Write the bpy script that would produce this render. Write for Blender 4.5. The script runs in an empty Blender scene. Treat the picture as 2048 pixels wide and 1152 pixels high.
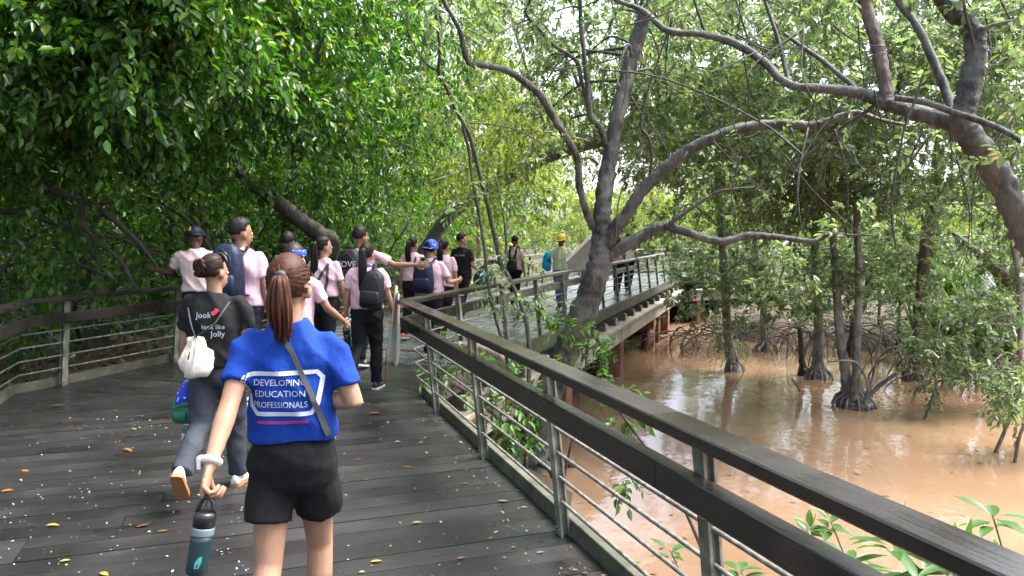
import bpy, bmesh, math, random
import numpy as np
from mathutils import Vector, Matrix, noise
from mathutils.bvhtree import BVHTree

R = math.radians
scene = bpy.context.scene
COL = scene.collection

# ------------------------------------------------------------------ camera, sky, sun, exposure
CAM_Z, PITCH, FPX = 1.68, math.atan2(576 - 465, 1500), 1500.0
cam_data = bpy.data.cameras.new("camera")
cam_data.sensor_width = 36.0
cam_data.lens = 36.0 * FPX / 2048
cam_data.clip_start, cam_data.clip_end = 0.05, 500.0
cam = bpy.data.objects.new("camera", cam_data)
COL.objects.link(cam)
cam.location = (0, 0, CAM_Z)
cam.rotation_euler = (math.pi / 2 - PITCH, 0, 0)
scene.camera = cam

SUN_EL, SUN_AZ = R(62), R(76)          # azimuth measured from +Y towards +X
world = bpy.data.worlds.new("World")
scene.world = world
world.use_nodes = True
wn = world.node_tree
bg = wn.nodes["Background"]
sky = wn.nodes.new("ShaderNodeTexSky")
sky.sky_type = 'NISHITA'
sky.sun_disc = False
sky.sun_elevation = SUN_EL
sky.sun_rotation = SUN_AZ
sky.air_density = 1.0
sky.dust_density = 4.0
sky.ozone_density = 1.0
hsv = wn.nodes.new("ShaderNodeHueSaturation")      # a thin even overcast: the same sky, less blue
hsv.inputs["Saturation"].default_value = 0.65
wn.links.new(sky.outputs[0], hsv.inputs["Color"])
wn.links.new(hsv.outputs[0], bg.inputs["Color"])
bg.inputs["Strength"].default_value = 0.1

sun_data = bpy.data.lights.new("sun", 'SUN')
sun_data.energy = 1.5
sun_data.angle = R(30)
sun_data.color = (1.0, 0.96, 0.9)
sun = bpy.data.objects.new("sun", sun_data)
COL.objects.link(sun)
sd = Vector((math.sin(SUN_AZ) * math.cos(SUN_EL), math.cos(SUN_AZ) * math.cos(SUN_EL), math.sin(SUN_EL)))
sun.rotation_euler = (-sd).to_track_quat('-Z', 'Y').to_euler()

scene.view_settings.view_transform = 'Standard'
scene.view_settings.look = 'None'
scene.view_settings.exposure = 2.95
scene.view_settings.gamma = 1.0
scene.view_settings.use_curve_mapping = False
scene.cycles.max_bounces = 6
scene.cycles.diffuse_bounces = 3
scene.cycles.glossy_bounces = 3
scene.cycles.transmission_bounces = 4
scene.cycles.volume_bounces = 1
scene.cycles.volume_step_rate = 4.0
scene.cycles.caustics_reflective = False
scene.cycles.caustics_refractive = False
scene.cycles.sample_clamp_indirect = 6.0
scene.cycles.use_adaptive_sampling = True
scene.cycles.adaptive_threshold = 0.02
scene.cycles.use_denoising = True
try:
    scene.cycles.denoiser = 'OPENIMAGEDENOISE'
except Exception:
    pass

# ------------------------------------------------------------------ surveying helpers
_cp, _sp = math.cos(PITCH), math.sin(PITCH)
def ray(px, py):
    a, b = (px - 1024) / FPX, (576 - py) / FPX
    return Vector((a, _cp + b * _sp, -_sp + b * _cp))
def W(px, py, Y):                       # the place seen at (px, py) of the photograph, Y metres ahead
    d = ray(px, py)
    return Vector((0, 0, CAM_Z)) + d * (Y / d.y)
def G(px, py, z=0.0):                   # the place seen at (px, py) at height z
    d = ray(px, py)
    return Vector((0, 0, CAM_Z)) + d * ((z - CAM_Z) / d.z)

def tag(o, label=None, cat=None, group=None, kind=None):
    if label: o["label"] = label
    if cat: o["category"] = cat
    if group: o["group"] = group
    if kind: o["kind"] = kind
    return o
def empty(name, loc=(0, 0, 0), rz=0.0, label=None, cat=None, group=None):
    o = bpy.data.objects.new(name, None)
    o.empty_display_size = 0.1
    COL.objects.link(o)
    o.location = loc
    o.rotation_euler = (0, 0, rz)
    return tag(o, label, cat, group)
def link(name, me, parent=None, loc=None):
    o = bpy.data.objects.new(name, me)
    COL.objects.link(o)
    if parent is not None: o.parent = parent
    if loc is not None: o.location = loc
    return o

class MB:
    """collects shapes for one mesh"""
    def __init__(self): self.v, self.f = [], []
    def add(self, vs, fs):
        n = len(self.v)
        self.v.extend([tuple(p) for p in vs])
        self.f.extend([tuple(i + n for i in f) for f in fs])
        return self
    def box(self, c, s, rot=None):
        hx, hy, hz = s[0] / 2, s[1] / 2, s[2] / 2
        vs = [Vector((x, y, z)) for x in (-hx, hx) for y in (-hy, hy) for z in (-hz, hz)]
        if rot is not None: vs = [rot @ p for p in vs]
        c = Vector(c)
        return self.add([p + c for p in vs], BOXF)
    def hexa(self, vs):                 # eight corners in the order of box()
        return self.add(vs, BOXF)
    def tube(self, pts, rad, n=8, cap=True, squash=None, ref=None, wob=0.0, seed=0):
        pts = [Vector(p) for p in pts]
        if not hasattr(rad, '__len__'): rad = [rad] * len(pts)
        rings, up = [], None
        for i, p in enumerate(pts):
            t = (pts[min(i + 1, len(pts) - 1)] - pts[max(i - 1, 0)])
            t = t.normalized() if t.length > 1e-9 else Vector((0, 0, 1))
            if up is None:
                up = Vector(ref) if ref is not None else (Vector((1, 0, 0)) if abs(t.x) < .8 else Vector((0, 1, 0)))
            a = (up - t * up.dot(t))
            a = a.normalized() if a.length > 1e-6 else t.orthogonal().normalized()
            up = a
            b = t.cross(a)
            sa, sb = squash if squash else (1, 1)
            ring = []
            for k in range(n):
                th = 2 * math.pi * k / n
                r = rad[i]
                if wob:
                    r *= 1 + wob * noise.noise(Vector((math.cos(th) * 1.3 + seed, math.sin(th) * 1.3, i * .45 + seed * 3.1)))
                    if n >= 14: r *= 1 + wob * .3 * noise.noise(Vector((math.cos(th) * 8 - seed, math.sin(th) * 8, i * .5 + seed)))
                    r *= 1 + wob * .55 * noise.noise(Vector((math.cos(th) * 3.4 - seed, math.sin(th) * 3.4, i * 1.3 + seed)))
                ring.append(p + a * (math.cos(th) * r * sa) + b * (math.sin(th) * r * sb))
            rings.append(ring)
        vs = [q for r in rings for q in r]
        fs = []
        for i in range(len(rings) - 1):
            for k in range(n):
                k2 = (k + 1) % n
                fs.append((i * n + k, i * n + k2, (i + 1) * n + k2, (i + 1) * n + k))
        if cap:
            fs.append(tuple(range(n - 1, -1, -1)))
            fs.append(tuple((len(rings) - 1) * n + k for k in range(n)))
        return self.add(vs, fs)
    def capsule(self, pts, rad, n=10, squash=None, ref=None):
        """tube with round ends"""
        pts = [Vector(p) for p in pts]
        rad = list(rad)
        d0, d1 = (pts[0] - pts[1]).normalized(), (pts[-1] - pts[-2]).normalized()
        P = [pts[0] + d0 * rad[0] * .95, pts[0] + d0 * rad[0] * .7] + pts + [pts[-1] + d1 * rad[-1] * .7, pts[-1] + d1 * rad[-1] * .95]
        Q = [rad[0] * .3, rad[0] * .72] + rad + [rad[-1] * .72, rad[-1] * .3]
        return self.tube(P, Q, n, squash=squash, ref=ref)
    def ellipsoid(self, c, r, rot=None, nu=14, nv=9):
        c = Vector(c)
        vs, fs = [], []
        for j in range(1, nv):
            ph = math.pi * j / nv
            for i in range(nu):
                th = 2 * math.pi * i / nu
                p = Vector((r[0] * math.sin(ph) * math.cos(th), r[1] * math.sin(ph) * math.sin(th), r[2] * math.cos(ph)))
                vs.append(c + (rot @ p if rot is not None else p))
        top, bot = len(vs), len(vs) + 1
        for z in (r[2], -r[2]):
            p = Vector((0, 0, z)); vs.append(c + (rot @ p if rot is not None else p))
        for j in range(nv - 2):
            for i in range(nu):
                i2 = (i + 1) % nu
                fs.append((j * nu + i, (j + 1) * nu + i, (j + 1) * nu + i2, j * nu + i2))
        for i in range(nu):
            i2 = (i + 1) % nu
            fs.append((top, i, i2))
            fs.append((bot, (nv - 2) * nu + i2, (nv - 2) * nu + i))
        return self.add(vs, fs)
    def loft(self, rings, n=18, power=2.0):
        """horizontal superellipse rings (cx, cy, z, rx, ry)"""
        vs, fs = [], []
        for (cx, cy, z, rx, ry) in rings:
            for k in range(n):
                th = 2 * math.pi * k / n
                c, s = math.cos(th), math.sin(th)
                e = 2.0 / power
                vs.append((cx + rx * math.copysign(abs(c) ** e, c), cy + ry * math.copysign(abs(s) ** e, s), z))
        for i in range(len(rings) - 1):
            for k in range(n):
                k2 = (k + 1) % n
                fs.append((i * n + k, i * n + k2, (i + 1) * n + k2, (i + 1) * n + k))
        fs.append(tuple(range(n - 1, -1, -1)))
        fs.append(tuple((len(rings) - 1) * n + k for k in range(n)))
        return self.add(vs, fs)
    def mesh(self, name, mat=None, smooth=False):
        me = bpy.data.meshes.new(name)
        me.from_pydata([tuple(p) for p in self.v], [], self.f)
        if mat is not None: me.materials.append(mat)
        if smooth: me.polygons.foreach_set("use_smooth", [True] * len(me.polygons))
        me.update()
        return me
    def build(self, name, mat, parent=None, smooth=False, loc=None):
        return link(name, self.mesh(name, mat, smooth), parent, loc)
BOXF = [(0, 1, 3, 2), (4, 6, 7, 5), (0, 4, 5, 1), (2, 3, 7, 6), (0, 2, 6, 4), (1, 5, 7, 3)]

def bevel_mesh(me, w, seg=1, minlen=0.0):
    bm = bmesh.new(); bm.from_mesh(me)
    bmesh.ops.recalc_face_normals(bm, faces=bm.faces)
    bmesh.ops.bevel(bm, geom=[e_ for e_ in bm.edges if e_.calc_length() > minlen], offset=w, segments=seg, affect='EDGES', profile=.5)
    bm.to_mesh(me); bm.free(); me.update()
    return me

def crom(pts, per=6, vals=None):
    """Catmull-Rom through points (and values)"""
    P = [Vector(p) for p in pts]
    out, ov = [], []
    for i in range(len(P) - 1):
        p0, p1, p2, p3 = P[max(i - 1, 0)], P[i], P[i + 1], P[min(i + 2, len(P) - 1)]
        for k in range(per):
            t = k / per
            out.append(.5 * ((2 * p1) + (p2 - p0) * t + (2 * p0 - 5 * p1 + 4 * p2 - p3) * t * t + (3 * p1 - p0 - 3 * p2 + p3) * t ** 3))
            if vals: ov.append(vals[i] + (vals[i + 1] - vals[i]) * t)
    out.append(P[-1])
    if vals:
        ov.append(vals[-1]); return out, ov
    return out

# ------------------------------------------------------------------ materials
def mat_new(name):
    m = bpy.data.materials.new(name); m.use_nodes = True
    nt = m.node_tree
    return m, nt, nt.nodes["Principled BSDF"]
def N(nt, t, **kw):
    n = nt.nodes.new(t)
    for k, v in kw.items():
        if k in n.inputs: n.inputs[k].default_value = v
        else: setattr(n, k, v)
    return n
def ramp(nt, stops, interp='LINEAR'):
    r = nt.nodes.new("ShaderNodeValToRGB")
    r.color_ramp.interpolation = interp
    el = r.color_ramp.elements
    while len(el) < len(stops): el.new(.5)
    for e, (p, c) in zip(el, stops):
        e.position = p
        e.color = (*c, 1) if len(c) == 3 else c
    return r
def coords(nt, kind="Object", scale=(1, 1, 1)):
    tc = nt.nodes.new("ShaderNodeTexCoord")
    mp = nt.nodes.new("ShaderNodeMapping")
    mp.inputs["Scale"].default_value = scale
    nt.links.new(tc.outputs[kind], mp.inputs["Vector"])
    return mp.outputs["Vector"]
def noisy(name, stops, scale=4.0, detail=5.0, rough=.6, stretch=(1, 1, 1), bump=.2, bscale=None, kind="Object", spec=.5, rrange=None, bdist=.02, coat=0):
    m, nt, p = mat_new(name)
    v = coords(nt, kind, stretch)
    n1 = N(nt, "ShaderNodeTexNoise", Scale=scale, Detail=detail, Roughness=.6)
    nt.links.new(v, n1.inputs["Vector"])
    r = ramp(nt, stops)
    nt.links.new(n1.outputs["Fac"], r.inputs["Fac"])
    nt.links.new(r.outputs["Color"], p.inputs["Base Color"])
    p.inputs["Roughness"].default_value = rough
    p.inputs["Specular IOR Level"].default_value = spec
    if coat: p.inputs["Coat Weight"].default_value = coat
    if rrange:
        n3 = N(nt, "ShaderNodeTexNoise", Scale=scale * .6, Detail=3.0)
        nt.links.new(v, n3.inputs["Vector"])
        mr = N(nt, "ShaderNodeMapRange")
        mr.inputs[1].default_value, mr.inputs[2].default_value = .35, .65
        mr.inputs[3].default_value, mr.inputs[4].default_value = rrange
        nt.links.new(n3.outputs["Fac"], mr.inputs[0])
        nt.links.new(mr.outputs[0], p.inputs["Roughness"])
    if bump:
        n2 = N(nt, "ShaderNodeTexNoise", Scale=bscale or scale * 4, Detail=6.0)
        nt.links.new(v, n2.inputs["Vector"])
        b = N(nt, "ShaderNodeBump", Strength=bump, Distance=bdist)
        nt.links.new(n2.outputs["Fac"], b.inputs["Height"])
        nt.links.new(b.outputs["Normal"], p.inputs["Normal"])
    return m
def plain(name, col, rough=.6, spec=.5, metal=0.0):
    m, nt, p = mat_new(name)
    p.inputs["Base Color"].default_value = (*col, 1)
    p.inputs["Roughness"].default_value = rough
    p.inputs["Specular IOR Level"].default_value = spec
    p.inputs["Metallic"].default_value = metal
    return m
def leaf_mat(name, stops, trans=.45, rough=.32, tint=(1.5, 1.7, .6), spec=.5):
    """glossy leaf that lets light through; one colour per leaf"""
    m, nt, p = mat_new(name)
    g = nt.nodes.new("ShaderNodeNewGeometry")
    r = ramp(nt, stops)
    nt.links.new(g.outputs["Random Per Island"], r.inputs["Fac"])
    nt.links.new(r.outputs["Color"], p.inputs["Base Color"])
    p.inputs["Roughness"].default_value = rough
    p.inputs["Specular IOR Level"].default_value = spec
    t = nt.nodes.new("ShaderNodeBsdfTranslucent")
    mul = N(nt, "ShaderNodeMix", data_type='RGBA', blend_type='MULTIPLY')
    mul.inputs[0].default_value = 1.0
    nt.links.new(r.outputs["Color"], mul.inputs[6])
    mul.inputs[7].default_value = (*tint, 1)
    nt.links.new(mul.outputs[2], t.inputs["Color"])
    mx = N(nt, "ShaderNodeMixShader")
    mx.inputs[0].default_value = trans
    nt.links.new(p.outputs[0], mx.inputs[1])
    nt.links.new(t.outputs[0], mx.inputs[2])
    nt.links.new(mx.outputs[0], nt.nodes["Material Output"].inputs["Surface"])
    return m
def cloth(name, col, var=.25, scale=9.0, rough=.85, bump=.25):
    d = tuple(c * (1 - var) for c in col); l = tuple(min(1, c * (1 + var * .6)) for c in col)
    return noisy(name, [(.3, d), (.7, l)], scale=scale, rough=rough, bump=.5, bscale=16, bdist=.02, spec=.2, stretch=(1, 1, .8))
# ------------------------------------------------------------------ shared materials
M = {}
def wet_wood(name, dark, light, rlo, rhi, bump=.25, grain=(60, 4, 60), az=0.0):
    m, nt, p = mat_new(name)
    v0 = coords(nt, "Object", (1, 1, 1))
    mr_ = nt.nodes.new("ShaderNodeMapping"); mr_.inputs["Rotation"].default_value = (0, 0, az)      # turn the grain along the board
    nt.links.new(v0, mr_.inputs["Vector"]); v = mr_.outputs["Vector"]
    oi = nt.nodes.new("ShaderNodeObjectInfo")
    add = N(nt, "ShaderNodeVectorMath", operation='ADD')
    sc = N(nt, "ShaderNodeVectorMath", operation='SCALE'); sc.inputs[3].default_value = 37.0
    cmb = nt.nodes.new("ShaderNodeCombineXYZ")
    for k in range(3): nt.links.new(oi.outputs["Random"], cmb.inputs[k])
    nt.links.new(cmb.outputs[0], sc.inputs[0])
    nt.links.new(v, add.inputs[0]); nt.links.new(sc.outputs[0], add.inputs[1])
    big = N(nt, "ShaderNodeTexNoise", Scale=1.7, Detail=4.0); nt.links.new(add.outputs[0], big.inputs["Vector"])
    mp = nt.nodes.new("ShaderNodeMapping"); mp.inputs["Scale"].default_value = grain
    nt.links.new(add.outputs[0], mp.inputs["Vector"])
    gr = N(nt, "ShaderNodeTexNoise", Scale=1.0, Detail=5.0, Roughness=.65); nt.links.new(mp.outputs[0], gr.inputs["Vector"])
    mixf = N(nt, "ShaderNodeMath", operation='MULTIPLY_ADD'); mixf.inputs[1].default_value = .55
    nt.links.new(gr.outputs["Fac"], mixf.inputs[0])
    m2 = N(nt, "ShaderNodeMath", operation='MULTIPLY_ADD'); m2.inputs[1].default_value = .5
    m2.inputs[2].default_value = -.08
    nt.links.new(big.outputs["Fac"], m2.inputs[0])
    m3 = N(nt, "ShaderNodeMath", operation='MULTIPLY_ADD'); m3.inputs[1].default_value = .09
    nt.links.new(oi.outputs["Random"], m3.inputs[0]); nt.links.new(m2.outputs[0], m3.inputs[2])
    nt.links.new(m3.outputs[0], mixf.inputs[2])
    r = ramp(nt, [(.2, dark), (.85, light)])
    nt.links.new(mixf.outputs[0], r.inputs["Fac"]); nt.links.new(r.outputs["Color"], p.inputs["Base Color"])
    mr = N(nt, "ShaderNodeMapRange")
    mr.inputs[1].default_value, mr.inputs[2].default_value, mr.inputs[3].default_value, mr.inputs[4].default_value = .35, .68, rlo, rhi
    nt.links.new(big.outputs["Fac"], mr.inputs[0]); nt.links.new(mr.outputs[0], p.inputs["Roughness"])
    b = N(nt, "ShaderNodeBump", Strength=bump, Distance=.006)
    nt.links.new(gr.outputs["Fac"], b.inputs["Height"]); nt.links.new(b.outputs["Normal"], p.inputs["Normal"])
    p.inputs["Specular IOR Level"].default_value = .55
    return m
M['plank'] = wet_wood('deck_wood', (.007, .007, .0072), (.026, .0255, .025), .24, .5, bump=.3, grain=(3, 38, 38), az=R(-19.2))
M['plank_pale'] = wet_wood('pale_deck_wood', (.05, .052, .058), (.17, .175, .19), .16, .4, bump=.2, grain=(3, 38, 38), az=R(19.6))  # paler, slightly blue boards for the bridge stretch
M['rail'] = wet_wood('rail_wood', (.005, .0045, .004), (.042, .035, .03), .12, .4, bump=.3, grain=(55, 2.5, 55), az=R(-19.2))
M['rail2'] = wet_wood('rail_wood_by_the_wood', (.004, .0036, .0032), (.024, .0195, .0165), .16, .45, bump=.3, grain=(55, 2.5, 55), az=R(19.6))
M['steel'] = noisy('galvanised_steel_with_algae', [(.3, (.04, .048, .024)), (.5, (.13, .14, .105)), (.68, (.26, .265, .245))], scale=7, detail=8, rough=.55, bump=.25, bscale=40, bdist=.004)
M['bar'] = noisy('weathered_bar', [(.3, (.05, .05, .04)), (.55, (.15, .15, .135)), (.7, (.27, .27, .25))], scale=26, detail=4, rough=.5, bump=.3, bscale=80, bdist=.003)
M['kerb'] = noisy('mossy_kerb', [(.25, (.022, .024, .014)), (.5, (.055, .056, .036)), (.72, (.11, .105, .075))], scale=5, detail=8, rough=.8, bump=.3, bscale=35)
M['concrete'] = noisy('stained_concrete', [(.25, (.18, .15, .11)), (.5, (.33, .3, .235)), (.75, (.46, .43, .36))], scale=3, detail=7, rough=.85, stretch=(2.5, 2.5, .5), bump=.2)
M['pile'] = noisy('muddy_pile', [(.3, (.1, .045, .026)), (.55, (.21, .09, .055)), (.75, (.32, .17, .12))], scale=3, detail=7, rough=.8, stretch=(2, 2, .6), bump=.3)
M['mud'] = noisy('mud_and_leaf_litter', [(.25, (.02, .013, .008)), (.45, (.045, .028, .017)), (.62, (.08, .05, .03)), (.78, (.12, .08, .045))], scale=2.2, detail=9, rough=.85, bump=.6, bscale=9, bdist=.05)

def water_mat():
    m, nt, p = mat_new('muddy_water')
    v = coords(nt, "Object")
    n = N(nt, "ShaderNodeTexNoise", Scale=.35, Detail=5.0); nt.links.new(v, n.inputs["Vector"])
    r = ramp(nt, [(.3, (.185, .112, .067)), (.7, (.245, .155, .098))])
    nt.links.new(n.outputs["Fac"], r.inputs["Fac"]); nt.links.new(r.outputs["Color"], p.inputs["Base Color"])
    p.inputs["Roughness"].default_value = .015
    p.inputs["IOR"].default_value = 1.33
    p.inputs["Specular IOR Level"].default_value = .5
    mp = nt.nodes.new("ShaderNodeMapping"); mp.inputs["Scale"].default_value = (1, 1.0, 1); nt.links.new(v, mp.inputs["Vector"])
    a = N(nt, "ShaderNodeTexNoise", Scale=1.6, Detail=2.0, Roughness=.5); nt.links.new(mp.outputs[0], a.inputs["Vector"])
    c = N(nt, "ShaderNodeTexNoise", Scale=9.0, Detail=2.0, Roughness=.5); nt.links.new(mp.outputs[0], c.inputs["Vector"])
    s = N(nt, "ShaderNodeMath", operation='MULTIPLY_ADD'); s.inputs[1].default_value = .22
    nt.links.new(c.outputs["Fac"], s.inputs[0]); nt.links.new(a.outputs["Fac"], s.inputs[2])
    b = N(nt, "ShaderNodeBump", Strength=.32, Distance=.035)
    nt.links.new(s.outputs[0], b.inputs["Height"]); nt.links.new(b.outputs["Normal"], p.inputs["Normal"])
    return m
M['water'] = water_mat()

# ------------------------------------------------------------------ walkway lines
def azv(a): return Vector((math.sin(a), math.cos(a)))
D1, D2, D3 = azv(R(-19.2)), azv(R(19.6)), azv(R(70))
WID = 4.0
RC = Vector((-.93, 7.66))
R0 = RC - D1 * 12.0
RE = RC + D2 * 20.5
RF = RE + D3 * 22
RIGHT = [R0, RC, RE, RF]
def perp_left(d): return Vector((-d.y, d.x))
def offset_poly(poly, off):
    out = []
    for i, p in enumerate(poly):
        if i == 0: n = perp_left((poly[1] - poly[0]).normalized()); out.append(p + n * off); continue
        if i == len(poly) - 1: n = perp_left((poly[-1] - poly[-2]).normalized()); out.append(p + n * off); continue
        n1 = perp_left((p - poly[i - 1]).normalized()); n2 = perp_left((poly[i + 1] - p).normalized())
        b = (n1 + n2).normalized()
        out.append(p + b * (off / b.dot(n1)))
    return out
LEFT = offset_poly(RIGHT, WID)
WATER_Z = -1.62

def seg_dist(p, a, b):
    ab = b - a
    t = max(0, min(1, (p - a).dot(ab) / ab.length_squared))
    return (p - (a + ab * t)).length
def side_of(p, poly):           # + = left of the polyline, distance to it
    best, sgn = 1e9, 1
    for a, b in zip(poly[:-1], poly[1:]):
        d = seg_dist(p, a, b)
        if d < best - 1e-6:
            best = d
            ab = b - a
            sgn = 1 if ab.x * (p.y - a.y) - ab.y * (p.x - a.x) > 0 else -1
    return best * sgn
BANK = [Vector((30, -20)), Vector((23, 2)), Vector((15.5, 10)), Vector((13.2, 15)), Vector((10.5, 19.5)), Vector((6.5, 22.5)), Vector((6, 40)), Vector((6, 120))]
def sstep(a, b, x):
    t = max(0, min(1, (x - a) / (b - a))); return t * t * (3 - 2 * t)
def ground_h(x, y):
    p = Vector((x, y))
    n = noise.fractal(Vector((x * .35, y * .35, 0)), 1.0, 2.0, 4)
    l = side_of(p, LEFT)
    z = -2.3
    zl = -.28 + min(max(l, 0) * .1, 1.6) + .22 * n          # left bank
    z = z + (zl - z) * sstep(-3.6, .2, l)
    r = -side_of(p, BANK)                                    # far bank
    zr = -1.25 + min(max(r, 0) * .09, 1.6) + .22 * n
    if y > 2: z = max(z, -2.3 + (zr + 2.3) * sstep(-1.2, 1.6, r))
    q = (p - Vector((-.3, 9.2))).length + .5 * n                     # silt heap in the angle of the walkway
    z = max(z, -2.3 + 1.0 * (1 - sstep(.4, 2.0, q)) + .2 * n)
    return z
def axis(lo, hi, dlo, dhi, fine, coarse):
    a, x = [], lo
    while x < hi:
        a.append(x)
        x += fine if dlo <= x <= dhi else coarse
    a.append(hi)
    return a
xs = axis(-220, 220, -16, 20, .45, 9)
ys = axis(-60, 320, -1, 34, .45, 9)
g = MB()
g.v = [(x, y, ground_h(x, y)) for y in ys for x in xs]
nx = len(xs)
g.f = [(j * nx + i, j * nx + i + 1, (j + 1) * nx + i + 1, (j + 1) * nx + i) for j in range(len(ys) - 1) for i in range(nx - 1)]
tag(g.build('ground', M['mud'], smooth=True), 'brown muddy bank strewn with leaf litter', kind='structure')
g = MB(); g.add([(-220, -60, 0), (220, -60, 0), (220, 320, 0), (-220, 320, 0)], [(0, 1, 2, 3)])
tag(g.build('water', M['water'], loc=(0, 0, WATER_Z)), 'still muddy orange brown water of the creek', kind='structure')

# ------------------------------------------------------------------ the deck and its planks
def clip(poly, p0, n):          # keep the side where (p-p0).n >= 0
    out = []
    for i, a in enumerate(poly):
        b = poly[(i + 1) % len(poly)]
        da, db = (a - p0).dot(n), (b - p0).dot(n)
        if da >= 0: out.append(a)
        if (da > 0) != (db > 0) and abs(da - db) > 1e-9: out.append(a + (b - a) * (da / (da - db)))
    return out
def prism(mb, poly, z0, z1):
    n = len(poly)
    ar = sum(poly[i].x * poly[(i + 1) % n].y - poly[(i + 1) % n].x * poly[i].y for i in range(n))
    if ar < 0: poly = poly[::-1]
    vs = [(p.x, p.y, z0) for p in poly] + [(p.x, p.y, z1) for p in poly]
    fs = [tuple(range(n - 1, -1, -1)), tuple(range(n, 2 * n))] + [(i, (i + 1) % n, n + (i + 1) % n, n + i) for i in range(n)]
    mb.add(vs, fs)
rng = random.Random(4)
deck = MB()
for i in range(3):
    a, b, c, d = RIGHT[i], RIGHT[i + 1], LEFT[i + 1], LEFT[i]
    prism(deck, [a, b, c, d], -.2, -.045)
M['under'] = plain('deck_gap_shade', (.012, .011, .01), .9)  # near-black: shade between and below the planks put into the colour
deck_o = tag(deck.build('boardwalk', M['under']), 'grey plank boardwalk bending right over the creek', kind='structure')
PW = .176
far_rows = MB()
for si, (D, A) in enumerate(((D1, R0), (D2, RC), (D3, RE))):
    nl = perp_left(D)
    L = [(RIGHT[i + 1] - RIGHT[i]).length for i in range(3)][si]
    s = -2.6 if si else 0.0
    row = 0
    while s < L + 2.6:
        row += 1
        a = A + D * s
        j = .9 + 2.2 * rng.random()
        cuts = [.0, j, WID] if rng.random() < .6 else [.0, WID]
        far = si == 2 or (si == 1 and s > 11)
        for t0, t1 in zip(cuts[:-1], cuts[1:]):
            e = .0025
            poly = [a + nl * (t0 + e), a + D * (PW - .0045) + nl * (t0 + e), a + D * (PW - .0045) + nl * (t1 - e), a + nl * (t1 - e)]
            for ci in (1, 2):
                # mitre lines
                mdir = (LEFT[ci] - RIGHT[ci]).normalized()
                fn = Vector((mdir.y, -mdir.x))
                if si == ci - 1: poly = clip(poly, RIGHT[ci] - fn * .003, -fn) if poly else poly
                elif si == ci: poly = clip(poly, RIGHT[ci] + fn * .003, fn) if poly else poly
            if len(poly) < 3: continue
            dz = rng.uniform(-.0018, .0018)
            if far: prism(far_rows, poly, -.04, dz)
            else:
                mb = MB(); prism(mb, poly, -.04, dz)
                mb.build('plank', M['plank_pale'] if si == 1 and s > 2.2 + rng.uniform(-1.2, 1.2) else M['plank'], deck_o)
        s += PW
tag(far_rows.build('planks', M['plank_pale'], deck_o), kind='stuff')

# ------------------------------------------------------------------ railings
def lean(z): return .045 + .105 * z
def strip(poly, sgn, i, o0, o1, z0, z1, s0=None, s1=None, l0=0, l1=0):
    """a board along segment i between lateral offsets o0..o1 (inwards), mitred at the bends"""
    A0, A1 = offset_poly(poly, sgn * (o0 + l0)), offset_poly(poly, sgn * (o1 + l0))
    B0, B1 = offset_poly(poly, sgn * (o0 + l1)), offset_poly(poly, sgn * (o1 + l1))
    d = (poly[i + 1] - poly[i]).normalized()
    def at(P, s, e):
        if s is None: return P[i] if e == 0 else P[i + 1]
        nn = perp_left(d)
        off = (P[i] - poly[i]).dot(nn)
        return poly[i] + d * s + nn * off
    vs = []
    for e, s in ((0, s0), (1, s1)):
        for P, Q in ((A0, B0), (A1, B1)):
            p, q = at(P, s, e), at(Q, s, e)
            vs += [Vector((p.x, p.y, z0)), Vector((q.x, q.y, z1))]
    return vs
def fix_normals(me):
    bm = bmesh.new(); bm.from_mesh(me); bmesh.ops.recalc_face_normals(bm, faces=bm.faces); bm.to_mesh(me); bm.free(); return me
M['rail_old'] = wet_wood('bleached_rail_wood', (.06, .056, .048), (.17, .165, .15), .35, .6, bump=.3, grain=(55, 2.5, 55), az=R(19.6))
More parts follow.
